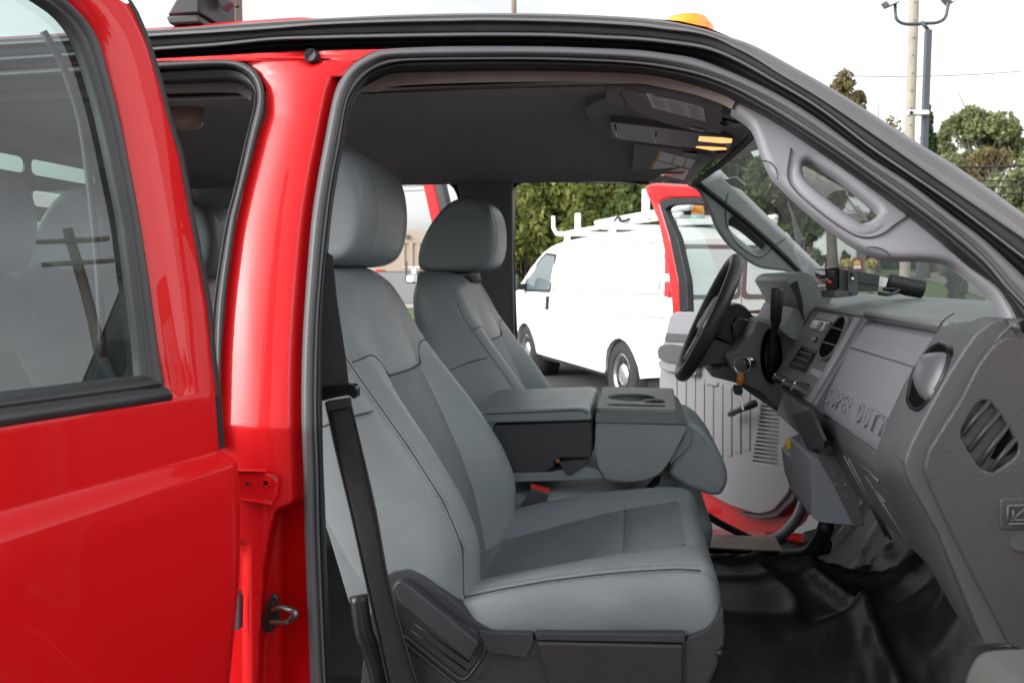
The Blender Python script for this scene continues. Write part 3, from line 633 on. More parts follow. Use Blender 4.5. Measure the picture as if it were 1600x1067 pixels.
# ------------------------------------------------------------------ the red crew cab truck: body side, pillars, roof
truck = thing('red_truck', 'red crew cab truck with its doors open showing grey leather seats', 'truck', (0, 1.857, 0))
def ys(z): return .95+.40*max(0, z-1.22)
def S(px, py, off=0):
    y = 1.0
    for _ in range(7): p = PY(px, py, y); y = ys(p.z)+off
    return PY(px, py, y)
def ext2(pts, d0=0, d1=0):
    pts = [V(p) for p in pts]
    if d1: pts.append(pts[-1]+(pts[-1]-pts[-2]).normalized()*d1)
    if d0: pts.insert(0, pts[0]+(pts[0]-pts[1]).normalized()*d0)
    return pts
def rails(name, R_, mt, parent, n=150, close=None, matf=None, **k):
    """surface through rails; each rail = (pixel polyline, depth offset)"""
    cols = []
    for pl, off in R_:
        P = cr([(p[0], p[1], 0) for p in pl], n); cols.append([S(p.x, p.y, off) for p in P])
    b = grid(cols, matf=(lambda i, j: matf(i)) if matf else None)
    bmesh.ops.recalc_face_normals(b, faces=b.faces)
    f = b.faces[:][0]
    if sum((q.normal.y for q in b.faces)) > 0: bmesh.ops.reverse_faces(b, faces=b.faces)
    return obj(name, b, mt, parent, **k)
def midrail(a, b, t, n=90):
    A, B = cr([(p[0], p[1], 0) for p in a], n), cr([(p[0], p[1], 0) for p in b], n)
    return [tuple(x.lerp(y, t)[:2]) for x, y in zip(A, B)]
r0 = [(232, 46), (300, 42), (350, 38), (425, 33), (500, 29), (600, 24.5), (700, 21.5), (800, 21), (900, 23), (1000, 28), (1040, 33), (1077, 40), (1112, 49), (1136, 57), (1167, 67), (1197, 81), (1235, 102), (1280, 127), (1337, 161), (1424, 217), (1499, 263), (1600, 334), (1680, 391)]
r1 = [(232, 57), (335, 51), (425, 45), (500, 39), (600, 35), (700, 33), (770, 32), (900, 35), (1000, 41), (1040, 46), (1085, 51), (1119, 60), (1145, 73), (1175, 88), (1220, 117), (1280, 153), (1360, 207), (1420, 249), (1480, 291), (1552, 340), (1600, 373), (1680, 429)]
r2 = [(232, 74), (335, 67), (425, 58), (500, 55.5), (560, 54), (669, 52), (770, 51), (871, 52), (939, 55), (1000, 58), (1040, 62), (1092, 69), (1124, 78), (1160, 94.5), (1205, 120), (1280, 165), (1360, 226), (1420, 267), (1480, 308), (1523, 340), (1600, 399), (1680, 459)]
r3 = [(x, y+7) for x, y in r2]
r4t = [(232, 92), (335, 87), (425, 82), (500, 79), (601, 77), (702, 73), (838, 73), (939, 76), (1000, 79), (1040, 84), (1085, 91.5), (1130, 108), (1175, 127.5), (1220, 150), (1280, 187.5), (1360, 246), (1420, 285), (1487, 336), (1540, 376), (1600, 432), (1670, 500)]
def pre(r, X=-430):
    (x0, y0), (x1, y1) = r[0], r[1]; return [(X, y0+(y1-y0)/(x1-x0)*(X-x0))]+list(r)
r0, r1, r2, r4t = pre(r0), pre(r1), pre(r2), pre(r4t); r3 = [(x, y+7) for x, y in r2]
# outer roof moulding: ribbed grey edge, dark groove, bead, dark channel
def M3(a, b, t): return midrail(a, b, t)
rails('roof_moulding', [(r0, .05), (M3(r0, r1, .15), .02), (M3(r0, r1, .3), .010), (M3(r0, r1, .38), .0125), (M3(r0, r1, .5), .006), (M3(r0, r1, .58), .0085), (M3(r0, r1, .75), .002), (r1, .0), (M3(r1, r2, .12), .004), (M3(r1, r2, .3), .014), (M3(r1, r2, .55), .008), (M3(r1, r2, .85), .022), (r2, .018)], [mouldl, mould], truck, matf=lambda i: 0 if i < 7 else 1)
rails('drip_bead', [(r2, .018), (M3(r2, r3, .3), .004), (M3(r2, r3, .7), .004), (r3, .018)], rubl, truck)
rails('door_channel', [(r3, .018), (M3(r3, r4t, .15), .045), (M3(r3, r4t, .7), .05), (r4t, .03)], rubk, truck)
# red roof showing above the moulding at the rear, roof skin
rr = [(-430, 84), (236, 44), (300, 40), (350, 35.5), (425, 30), (470, 27.5), (492, 29)]
rq = [(-430, 88), (236, 47), (300, 42.5), (350, 38.5), (425, 34), (470, 31), (497, 30)]
rails('roof_edge', [(rr, .06), (midrail(rr, rq, .5), .046), (rq, .044)], red, truck)
roofrow = []; rz_ = [(-1.6, 1.765), (-1.0, 1.785), (-.4, 1.793), (-.1, 1.787), (.05, 1.772), (.15, 1.752), (.22, 1.728), (.28, 1.705), (.36, 1.672)]
for k in range(25):
    t = k/24; y = lerp(1.235, 2.479, t); c = math.sin(math.pi*t); xm = .06+.27*(1-((y-1.857)/.622)**2)
    roofrow.append([V((x, y, interp(rz_, x)+.045*c**.6)) for x in [lerp(-1.55, xm, j/24) for j in range(25)]])
obj('roof', grid(roofrow), red, truck)
# seal of the front door opening: down the B-pillar, over the top, down the windshield pillar
q4 = [(488, 1120), (485, 1067), (483, 1010), (476, 838), (474, 740), (471, 650), (472, 552), (477, 461), (486, 350), (496, 280), (507, 220), (516, 172), (525, 138), (537, 117), (555, 97.5), (577, 84), (604, 77)]+r4t[6:]
q5 = [(506, 1120), (503, 1067), (500, 1010), (493, 838), (491, 740), (488, 650), (489, 552), (494, 461), (504, 350), (514, 280), (525, 220), (529.5, 195), (535.5, 165), (544.5, 138), (555, 120), (577, 103.5), (600, 93), (630, 90), (720, 88.5), (838, 88), (939, 91), (1000, 95), (1040, 100), (1085, 109.5), (1130, 124), (1175, 144), (1220, 168), (1254, 189), (1300, 220), (1360, 261), (1420, 302), (1468, 339), (1510, 372), (1547, 408), (1577, 444), (1600, 469), (1640, 520)]
q6 = [(513, 1120), (510, 1067), (507, 1010), (500, 838), (498, 740), (495, 650), (496, 552), (500, 461), (511, 350), (520, 280), (532, 220), (537, 187), (544, 156), (555, 138), (570, 120), (592, 106.5), (630, 97.5), (720, 95), (838, 95), (939, 98), (1000, 102), (1040, 108), (1085, 117), (1130, 132), (1175, 154), (1235, 190), (1300, 232), (1360, 274.5), (1450, 339), (1495, 375), (1540, 414), (1570, 450), (1600, 481), (1632, 522)]
q7 = [(521, 1120), (518, 1067), (516, 1044), (509, 813), (505, 710), (503, 560), (507, 470), (517, 350), (527, 280), (539, 220), (547.5, 172), (555, 157), (564, 139), (585, 127), (607, 117), (630, 114), (720, 112), (838, 111), (939, 113), (1000, 116), (1040, 122), (1085, 133.5), (1130, 148.5), (1149, 159), (1206, 189), (1280, 238), (1360, 294), (1420, 339), (1465, 375), (1510, 414), (1555, 446), (1573, 469), (1585, 490), (1598, 520)]
rails('door_seal', [(q4, .038), (q4, .012), (M3(q4, q5, .25), .0), (M3(q4, q5, .5), -.003), (M3(q4, q5, .8), .002), (q5, .014), (M3(q5, q6, .2), .010), (M3(q5, q6, .5), .006), (M3(q5, q6, .8), .009), (q6, .02)], rubl, truck, n=220)
rails('seal_lip', [(q6, .02), (M3(q6, q7, .25), .016), (M3(q6, q7, .6), .03), (q7, .06), (q7, .075)], rubk, truck, n=220)

# B-pillar in red, a pressed panel with a recess that carries the striker
Lx = [(70, -430), (92, -430), (95, 372), (101, 391), (117, 407), (139, 416), (180, 416), (214, 403), (240, 396), (294, 381), (360, 367), (451, 355), (552, 346), (617, 343), (700, 336), (1130, 330)]
Rxp = cr([(p[0], p[1], 0) for p in q4[:18]], 160); Rxt = sorted((p.y, p.x) for p in Rxp)
def Rx(py): return interp(Rxt, py) if py > 77.5 else 640
def bulge(px, py):
    l, r = interp(Lx, py), Rx(py); u = (px-l)/max(1, r-l); o = 0.0
    o += -.013*math.sin(math.pi*min(1, max(0, u*.96+.02)))**.8 if py > 95 else -.004
    o += .014*sst(.84, 1.0, u)*(1 if py > 120 else 0)
    o += .012*sst(26, 10, math.hypot(px-486, (py-84)*1.1))                                  # dimple round the plug
    # recess with striker
    if py > 780:
        lx = interp([(780, 440), (800, 432), (830, 424), (890, 414), (1000, 408), (1130, 402)], py)
        dd = sst(lx-3, lx+4, px)*sst(791-(px-440)*.42, 802-(px-440)*.42, py)
        back = interp([(lx, .052), (440, .058), (446, .050), (480, .020)], px)
        o = lerp(o, back, dd*(1-.25*sst(1010, 1060, py)*sst(440, 470, px)))
    if py > 850:
        dd = sst(391, 383, px)*sst(845+(390-px)*-1.2, 880+(390-px)*-1.2, py); o = lerp(o, .04, dd)
    return o
rows = []
py = 72.0
r4tab = sorted(r4t)
def ptop(px, py): return max(py, interp(r4tab, px)+.5)
while py < 1126:
    l, r = interp(Lx, py), Rx(py); l = min(l, r-4); rows.append([S(lerp(l, r, j/40), ptop(lerp(l, r, j/40), py), bulge(lerp(l, r, j/40), ptop(lerp(l, r, j/40), py))+.012) for j in range(41)]); py += 2.0 if py < 130 or 780 < py < 830 else 5
b = grid(rows); bmesh.ops.recalc_face_normals(b, faces=b.faces)
if sum(f.normal.y for f in b.faces) > 0: bmesh.ops.reverse_faces(b, faces=b.faces)
pillar = obj('pillar', b, red, truck)
# rear door opening seal
s_o = [(200, 99), (249, 96), (335, 92), (369, 93.4), (391, 101), (407, 117), (414, 139), (414, 170), (404, 208), (393, 250), (381, 294), (369, 350), (356, 451), (347.6, 552), (346, 617), (345, 700)]
s_m = [(200, 113), (250, 110), (335, 106), (362, 107), (380, 113), (393, 124), (401, 142), (401, 165), (391, 205), (381, 250), (370, 298), (357, 350), (341, 451), (336, 512), (336, 617), (336, 700)]
s_i = [(200, 136), (258, 133), (335, 130), (362, 129), (378, 132), (388, 138), (395, 148), (396, 168), (386, 208), (376, 250), (365, 298), (352, 350), (336, 451), (331, 512), (331, 617), (331, 700)]
s_o, s_m, s_i = pre(s_o), pre(s_m), pre(s_i)
rails('door_seal', [(s_o, .03), (M3(s_o, s_m, .12), .004), (M3(s_o, s_m, .45), -.006), (M3(s_o, s_m, .8), .002), (s_m, .02)], rubber, truck, n=120)
rails('seal_lip', [(s_m, .02), (M3(s_m, s_i, .3), .018), (M3(s_m, s_i, .5), .03), (M3(s_m, s_i, .6), .026), (s_i, .06), (s_i, .09)], rubk, truck, n=120)
hb_ = [(200, 150), (258, 147), (335, 145), (362, 145), (380, 148), (392, 158)]; ha_ = [(200, 133), (258, 130), (335, 127), (362, 126), (380, 129), (394, 142)]
ha_, hb_ = pre(ha_), pre(hb_)
rails('headliner_edge', [(ha_, .088), (hb_, .092), ([(x, y-3) for x, y in hb_], .14)], headm, truck, n=40)
# rubber plug, hinge plate with embossing, striker, wedge
c = S(486, 88, -.004)
pg = tube('rubber_plug', [c+V((0, .012, 0)), c, c-V((0, .004, 0)), c-V((0, .001, 0)), c+V((0, .005, 0))], [.0105, .0105, .008, .0045, .003], rubk, pillar, 18, autos=50)
hp = [S(*p, -.012) for p in rnd2([(352, 735), (413, 737), (418, 741), (430, 745), (434, 752), (431, 778), (424, 789), (352, 780)], 5)]
hg = prism('hinge_plate', hp, (0, .008, 0), red, pillar, bev=.0025)
for P in ([(356, 734), (414, 735), (415, 738), (356, 737)], [(360, 780), (424, 790), (424, 786), (360, 777)]):
    prism('hinge_flange', [S(*p, -.017) for p in P], (0, .012, 0), red, hg, bev=.001)
for px, py, rr_, mm in ((415, 754, .0058, red), (386.5, 755, .0022, darksteel), (416, 754, .003, red)):
    c = S(px, py, -.0125); tube('rivet', [c+V((0, .004, 0)), c-V((0, .0016, 0))], rr_, mm, hg, 14, autos=50)
wb = bmesh.new()
for P in ([(424, 741), (431, 745), (433, 752), (430, 748), (424, 744)], [(411, 781), (424, 782), (423, 786), (413, 785)]):
    vs = [wb.verts.new(S(*p, -.0128)) for p in P]; wb.faces.new(vs)
obj('worn_paint', wb, mat('bare_metal_wear', (.13, .09, .08), .6), hg)
sp = [S(*p, .012) for p in rnd2([(421, 930), (428, 927), (434, 934), (436, 960), (432, 980), (416, 991), (409, 984), (409, 965), (414, 948)], 3)]
st = prism('striker', sp, (0, .006, 0), darksteel, pillar, bev=.0015)
for px, py in ((426, 943), (423, 979)):
    c = S(px, py, .011); tube('screw', [c+V((0, .004, 0)), c-V((0, .003, 0))], .0055, darksteel, st, 12, autos=50); tube('screw_socket', [c-V((0, .0025, 0)), c-V((0, .0033, 0))], .0022, gloss, st, 6)
lo = cr([S(424, 954, .012), S(440, 949, -.012), S(460, 955, -.028), S(461, 961, -.03), S(452, 970, -.026), S(440, 972, -.012), S(420, 970, .012)], 26)
tube('striker_loop', lo, .0042, mat('worn_steel', (.16, .15, .14), .25, .9), st, 10)
prism('bump_stop', [S(*p, .01) for p in rnd2([(355, 923), (369, 923), (375, 934), (374, 984), (355, 987)], 3)], (0, .01, 0), mat('grey_rubber', (.09, .1, .11), .5), pillar, bev=.002)

# inner trims: headliner edge in lightened cloth colour, windshield pillar trim with grab handle
beg_o = q7[12:24]; beg_i = [(560, 146), (585, 142.5), (607, 138), (630, 134), (720, 130), (838, 128), (939, 127.5), (1000, 131), (1040, 138), (1085, 148), (1125, 162), (1143, 171)]
rails('headliner_edge', [(beg_o, .056), (beg_o, .064), (beg_i, .066), ([(x, y-2) for x, y in beg_i], .10)], beige, truck, n=80)  # beige: headliner cloth lightened for the light on its edge
out = [(1149, 159), (1206, 189), (1280, 238), (1360, 294), (1420, 339), (1465, 375), (1510, 414), (1555, 446), (1573, 469), (1588, 496), (1596, 520)]
inn = [(1143, 171), (1172, 191), (1183, 212), (1194, 244), (1206, 269), (1219, 284), (1256, 319), (1294, 350), (1337, 380), (1369, 395), (1397, 401), (1444, 402), (1475, 405), (1497, 412), (1522, 431), (1553, 459), (1566, 478), (1576, 500), (1580, 520)]
hol = [(1256, 253), (1253, 272), (1266, 291), (1294, 316), (1325, 341), (1344, 348), (1359, 345), (1375, 333), (1372, 325), (1350, 306), (1319, 281), (1294, 264), (1275, 253), (1264, 249)]
A_o = PY(1350, 300, 1.14); fa = frame_px(A_o, (1, 0, 0), (0, .40, 1))
def crl(pts, n):
    P = cr([(p[0], p[1], 0) for p in list(pts)+[pts[0]]], n+1)[:-1]; return [(p.x, p.y) for p in P]
ol = [tuple(p[:2]) for p in cr([(x, y-6, 0) for x, y in out], 40)]+[tuple(p[:2]) for p in cr([(*p, 0) for p in inn][::-1], 60)]
at = plate('pillar_trim', [fa(p) for p in ol], [[fa(p) for p in crl(hol, 48)]], A_o, (1, 0, 0), (0, .40, 1), .026, trim, truck, bev=.008, res=4, off=.004)
# raised handle moulding around the hole, seams
def Apt(p, off=0):
    n_ = V((1, 0, 0)).cross(V((0, .40, 1)).normalized()); return onplane(p, A_o+n_*off, n_)
hm = [(1236, 232), (1231, 275), (1245, 300), (1285, 335), (1325, 362), (1352, 371), (1378, 366), (1400, 350), (1418, 338)]
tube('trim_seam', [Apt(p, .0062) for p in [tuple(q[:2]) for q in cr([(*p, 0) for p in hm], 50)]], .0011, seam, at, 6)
tube('grab_handle', [Apt(p, -.004) for p in [tuple(q[:2]) for q in cr([(*p, 0) for p in [(1246, 246), (1243, 276), (1257, 300), (1290, 329), (1328, 356), (1348, 363), (1370, 358), (1388, 343)]], 50)]], [.004+.0085*math.sin(math.pi*min(1, max(0, (k+1)/51)))**.5 for k in range(50)], trim, at, 14)
for P in ([(1190, 251), (1203, 254), (1213, 266), (1215, 280)], [(1354, 388), (1362, 386), (1375, 388), (1386, 394), (1389, 400)]):
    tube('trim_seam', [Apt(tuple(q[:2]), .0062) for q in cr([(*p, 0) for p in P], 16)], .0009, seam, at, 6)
# windshield glass, far windshield pillar, header
ne = cr([S(*p, .085) for p in ((1190, 118), (1280, 172), (1420, 262), (1600, 392), (1690, 462))]+[S(1690, 462, .085)+V((.20, -.03, -.15))], 9)
rows = []
for k in range(9):
    a, c = V((ne[k].x, 3.714-ne[k].y, ne[k].z)), ne[k]; rows.append([])
    for i in range(13):
        f = math.sin(math.pi*i/12)**.8; rows[-1].append(a.lerp(c, i/12)+V((.085*f, 0, .035*f)))
obj('windshield', grid(rows), wglass, truck)
tube('windshield_seal', [p-V((.004, 0, .004)) for p in rows[0]], .008, rubk, truck)
tube('windshield_seal', [r[0] for r in rows], .010, rubk, truck)
u_ = (rows[0][1]-rows[1][1]).normalized(); x_ = (rows[0][2]-rows[0][1]).normalized()
sto = onplane((1149, 287), rows[0][1].lerp(rows[1][1], .5), x_.cross(u_)); stn = x_.cross(u_)
if stn.y > 0 and stn.x > 0: stn = -stn
prism('window_sticker', [onplane(p, sto+stn*.004*(1 if stn.x < 0 else -1), stn) for p in ((1132, 281), (1150, 278), (1165, 291), (1158, 297), (1140, 289))], stn*-.0008, mat('sticker', (.6, .62, .6), .5, 0, 0, .03, None, (90, .5, (.3, .3, .28))), truck, bev=0)
fo = [(1128, 272), (1140, 284), (1165, 308), (1200, 342), (1240, 380), (1292, 430)]
fi = [(1292, 440), (1240, 432), (1228, 426), (1203, 423), (1184, 419), (1165, 408), (1147, 394), (1133, 380), (1119, 360), (1110, 338), (1100, 318), (1090, 300), (1075, 292)]
fh = [(1139, 346), (1140, 362), (1152, 376), (1170, 391), (1181, 398), (1189, 395), (1195, 384), (1180, 370), (1160, 352), (1146, 341)]
B_o = PY(1180, 370, 2.55); fb = frame_px(B_o, (1, 0, 0), (0, -.40, 1))
ol = [tuple(p[:2]) for p in cr([(*p, 0) for p in fo], 30)]+[tuple(p[:2]) for p in cr([(*p, 0) for p in fi], 50)]
ft = plate('pillar_trim', [fb(p) for p in ol], [[fb(p) for p in crl(fh, 40)]], B_o, (1, 0, 0), (0, -.40, 1), .06, pillg, truck, bev=.012, res=4)
def Bpt(p, off=0):
    n_ = V((1, 0, 0)).cross(V((0, -.40, 1)).normalized()); return onplane(p, B_o+n_*off, n_)
tube('handle_recess', [Bpt(tuple(q[:2]), -.035) for q in cr([(*p, 0) for p in [(1141, 341), (1160, 352), (1180, 368), (1196, 382)]], 14)], .02, doord, ft)
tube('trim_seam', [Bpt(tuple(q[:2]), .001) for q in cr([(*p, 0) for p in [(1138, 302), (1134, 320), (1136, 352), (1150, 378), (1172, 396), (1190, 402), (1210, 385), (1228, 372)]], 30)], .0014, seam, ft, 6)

# headliner with a lowered centre dome and far side
hy_ = [(1.225, 1.680), (1.27, 1.699), (1.33, 1.713), (1.42, 1.727), (1.52, 1.738), (1.62, 1.746), (1.72, 1.757), (1.857, 1.765), (2.1, 1.762), (2.28, 1.753), (2.40, 1.740), (2.47, 1.725), (2.51, 1.708), (2.525, 1.695)]
rows = []
NX = 64
for y, z in hy_:
    r = []
    for j in range(NX+1):
        x = lerp(-1.52, .345-.27*((y-1.857)/.64)**2, j/NX)
        edge = sst(.0, .32, x); zz = z-.045*edge*(1-.3*abs(y-1.857))
        zz -= .010*math.exp(-((x+.42)/.10)**2-((y-1.62)/.16)**2)            # dent
        zz -= .010*sst(.02, .10, x)*sst(1.5, 1.6, y)*sst(2.15, 2.05, y)
        r.append(V((x, y, zz)))
    rows.append(r)
b = grid(rows); bmesh.ops.recalc_face_normals(b, faces=b.faces)
headl = obj('headliner', b, headm, truck, sub=1)
tube('coat_hook', cr([PZ(846, 268, 1.735), PZ(854, 269, 1.733), PZ(862, 267, 1.735)], 8), .006, trimg, headl)
# dome lamp at the rear
c = PZ(290, 186, 1.72); loft('dome_lamp', [[c+V((r*.030*math.cos(a), r*.02*math.sin(a), -h)) for a in [2*math.pi*k/20 for k in range(20)]] for r, h in ((1.2, -.02), (1.15, .012), (.9, .018), (.3, .022))], mat('dome_lens', (.35, .25, .2), .2), headl)
# rear of the cab: back wall with window, steel rack with slots behind it
bx = -1.42
wo = [(1.0, .5), (2.71, .5), (2.68, 1.25), (2.50, 1.775), (1.22, 1.775), (1.03, 1.25)]
plate('cab_back_wall', wo, [rnd2([(1.22, 1.36), (2.5, 1.36), (2.44, 1.715), (1.28, 1.715)], .05)], (bx, 0, 0), (0, 1, 0), (0, 0, 1), .04, headm, truck, bev=.005)
plate('rear_window', rnd2([(1.2, 1.34), (2.52, 1.34), (2.46, 1.73), (1.26, 1.73)], .05), [], (bx-.05, 0, 0), (0, 1, 0), (0, 0, 1), .004, clearg, truck)
slots = []
for k in range(3):
    for j in range(4):
        y0 = 1.15+j*.285; z0 = 1.515+k*.082; slots.append(rnd2([(y0, z0), (y0+.262, z0), (y0+.262, z0+.042), (y0, z0+.042)], .02))
rack = plate('rack_panel', [(.95, 1.0), (2.76, 1.0), (2.76, 1.76), (.95, 1.76)], slots, (bx-.16, 0, 0), (0, 1, 0), (0, 0, 1), .006, mat('rack_black', (.012, .013, .014), .45, 0, 0, .03, ('noise', 40, .1), (8, .5, (.03, .03, .03))), truck)
rkb = rack.data.materials[0]
for y in (1.0, 2.7): boxo('rack_post', (bx-.19, y, 1.45), (.06, .06, 1.0), rkb, rack)
# upper bracket of the rack seen above the roof
prism('rack_bracket', [PY(*p, 1.25) for p in ((260, 24), (312, 22), (311, -60), (292, -60), (276, -5))], (0, .12, 0), rkb, rack, bev=.004)
prism('rack_bracket', [PY(*p, 1.22) for p in ((259, 25), (309, 23), (313, 36), (264, 38), (260, 30))], (0, .16, 0), rkb, rack, bev=.003)
prism('rack_gusset', [PY(*p, 1.3) for p in ((339, -20), (362, -20), (359, 3), (347, 15), (340, 4))], (0, .02, 0), mat('gusset_grey', (.12, .13, .14), .5), rack, bev=.002)
o = thing('timber_post', 'weathered timber post standing behind the truck cab at top left', 'post', (PY(345, 300, 3.4).x, 3.4, 0))
q0, q1 = PY(345, 300, 3.4), PY(345, -80, 3.4)
prism('post', [V((PY(325, 30, 3.4).x, 3.4, 0)), V((PY(367, 30, 3.4).x, 3.4, 0)), PY(367, -90, 3.4), PY(324, -90, 3.4)], (0, .06, 0), poled, o, bev=.004)
for a, c in ((323, 338), (351, 353), (363, 365)):
    prism('metal_strip', [PY(a, 120, 3.38), PY(c, 120, 3.38), PY(c, -90, 3.38), PY(a, -90, 3.38)], (0, .02, 0), mat('galvanised', (.42, .40, .36), .5, .3), o, bev=.001)
tube('bolt', [PY(368, 10, 3.38), PY(371, 10, 3.3)], .008, darksteel, o, 8)
# amber roof beacon above the windshield header
c = PY(1072, 57, 1.55)
loft('roof_beacon', [[c+V((r*.052*math.cos(a), r*.06*math.sin(a), h)) for a in [2*math.pi*k/24 for k in range(24)]] for r, h in ((1.0, -.05), (1.0, -.01), (.93, .012), (.72, .027), (.3, .032))], amber, truck)
# floor, tunnel, firewall, far sill
from mathutils import noise as mno
def floorz(x, y):
    z = .545+.17*sst(.36, .14, abs(y-1.857))+.42*sst(.52, .95, x)
    return z+.10*sst(1.12, 1.0, y)*sst(.4, .7, x)
rows = [[V((lerp(-1.45, 1.0, i/60), lerp(.98, 2.74, j/48), floorz(lerp(-1.45, 1.0, i/60), lerp(.98, 2.74, j/48)))) for i in range(61)] for j in range(49)]
flo = obj('floor', grid(rows), carpet, truck)
rows = []
for j in range(171):
    y = lerp(1.01, 2.70, j/170); r = []
    for i in range(111):
        x = lerp(-.16, .94, i/110); z = floorz(x, y)+.006
        n1 = mno.noise(V((x*3.1, y*3.4, 2.2))); n2 = mno.noise(V((x*6.3+1.7*n1, y*7.1, 7.7)))
        z += (.016*max(0, 1-abs(n1)*5.5)**2+.009*max(0, 1-abs(n2)*4.5)**2+.004*n2)*(.3+.7*sst(1.5, 1.85, y))
        z += .034*math.exp(-((x-.49+.25*(y-1.6))/.020)**2)*sst(1.3, 1.5, y)*sst(2.0, 1.85, y)
        z += .030*math.exp(-((y-1.97+.28*(x-.3))/.018)**2)*sst(.08, .25, x)+.022*math.exp(-((y-2.12+.2*(x-.3))/.022)**2)*sst(.08, .2, x)
        z += .028*math.exp(-((y-1.70-.35*(x-.45))/.020)**2)*sst(.30, .45, x)+.022*math.exp(-((y-1.56-.5*(x-.45))/.024)**2)*sst(.36, .5, x)
        r.append(V((x, y, z)))
    rows.append(r)
matt = obj('floor_mat', grid(rows), vinyl, truck)
fwr = [[V((.86+.06*math.cos(k), y, z)) for y in (.98, 1.4, 1.857, 2.3, 2.74)] for k, z in enumerate((.75, .95, 1.15, 1.30))]
obj('firewall', grid(fwr), carpet, truck)
# kick wall under the near dash end and the near sill
prism('near_sill', [(-1.4, .99, .66), (.75, .99, .66), (.75, .99, .50), (-1.4, .99, .50)], (0, -.09, 0), redin, truck, bev=.02)
prism('kick_panel', [(.55, .985, .66), (.95, .985, .66), (.95, .985, 1.3), (.62, .985, 1.3)], (0, .02, 0), doord, truck, bev=.004)
# sloped carpet strip beside the near seat
prism('carpet_strip', [(-1.4, 1.0, .58), (-.20, 1.0, .58), (-.20, 1.66, .58), (-1.4, 1.66, .58)], (0, 0, .012), carpet, truck, bev=.004)
# front end outside of the cab
hood = [[V((x, y, z-.05*abs((y-1.857)/.9)**3)) for y in [.92+1.874*k/12 for k in range(13)]] for x, z in ((.80, 1.235), (1.0, 1.24), (1.4, 1.22), (1.8, 1.17), (2.0, 1.08), (2.04, .9), (2.05, .6))]
obj('hood', grid(hood), red, truck)
for yy in (.87, 2.844): prism('fender', [(.68, yy, .5), (.68, yy, 1.2), (1.9, yy, 1.1), (2.03, yy, .95), (2.03, yy, .6)]+[(1.45+.42*math.cos(R(a)), yy, .42+.42*math.sin(R(a))) for a in range(10, 171, 20)]+[(1.02, yy, .5)], (0, .06 if yy < 1 else -.06, 0), red, truck, bev=.015)
# ------------------------------------------------------------------ open rear door on the near side (outer skin seen)
DH = PY(362, 760, .885); DD = V((-math.cos(R(71.5)), -math.sin(R(71.5)), 0)); DN = V((-DD.y, DD.x, 0))   # hinge, direction to the rear edge, outer normal
if DN.x < 0: DN = -DN
def dtop(z): return -.16*max(0, z-1.27)      # tumblehome of the window part, towards the inside
def DP(px, py, off=0):
    o = off
    for _ in range(5):
        p = onplane((px, py), DH+DN*o, DN); o = off+dtop(p.z)
    return p
def Dc(px, py):
    p = DP(px, py); q = p-DH; return (q.dot(DD), p.z)
def D3(s, z, off=0): return V((DH.x, DH.y, 0))+DD*s+DN*(off+dtop(z))+V((0, 0, z))
edge = [Dc(*p) for p in [(206, 0), (216, 17), (236, 67), (256.5, 135), (270, 189), (287, 243), (304, 337), (315, 394), (331, 478), (337.5, 552), (346.5, 620), (351, 700), (361, 721), (364.6, 769), (367, 803), (366, 906), (361, 975), (354, 1067)]]
edge.sort(key=lambda p: p[1])
sEdge = [(z, s) for s, z in edge]
DL = 1.0
bz0 = Dc(260, 628)[1]; bz1 = Dc(0, 669)[1]; bs0 = Dc(260, 628)[0]; bs1 = Dc(0, 669)[0]
def beltz(s): return lerp(bz0, bz1, (s-bs0)/(bs1-bs0))
c1 = [Dc(351, 700), Dc(172, 753), Dc(0, 796)]; c2 = [Dc(361, 722), Dc(275, 755), Dc(138, 800), Dc(0, 838)]
def lin(c, s): return lerp(c[0][1], c[-1][1], (s-c[0][0])/(c[-1][0]-c[0][0]))
def skin_off(s, z):
    u, l = lin(c1, s), lin(c2, s)
    o = .016*sst(u, l, z) if z < u else 0
    o -= .010*sst(l-.02, l-.45, z)
    o += .004*sst(u+.18, u, z)
    e = s-interp(sEdge, z); o -= .010*sst(.018, 0, e)
    return o
# lower skin: from the belt moulding down; rows follow the crease lines
rows = []
for k in range(61):
    row = []
    for j in range(61):
        t = j/60; tt = t**1.6
        # vertical coordinate: 0 belt .. 1 bottom with rows on the creases
        def zat(s):
            b_, u, l = beltz(s)+.004, lin(c1, s), lin(c2, s)
            f = k/60
            if f < .4: return lerp(b_, u, f/.4)
            if f < .55: return lerp(u, l, (f-.4)/.15)
            return lerp(l, .42, (f-.55)/.45)
        s = lerp(.0, DL, tt); z = zat(s); e = interp(sEdge, z); s = lerp(e, DL, tt); z = zat(s)
        row.append(D3(s, z, skin_off(s, z)))
    rows.append(row)
b = grid(rows)
def face_to(b, n):
    bmesh.ops.recalc_face_normals(b, faces=b.faces)
    if sum((f.normal.dot(n) for f in b.faces)) < 0: bmesh.ops.reverse_faces(b, faces=b.faces)
face_to(b, DN)
rdoor = obj('rear_door', b, red, truck, autos=28)
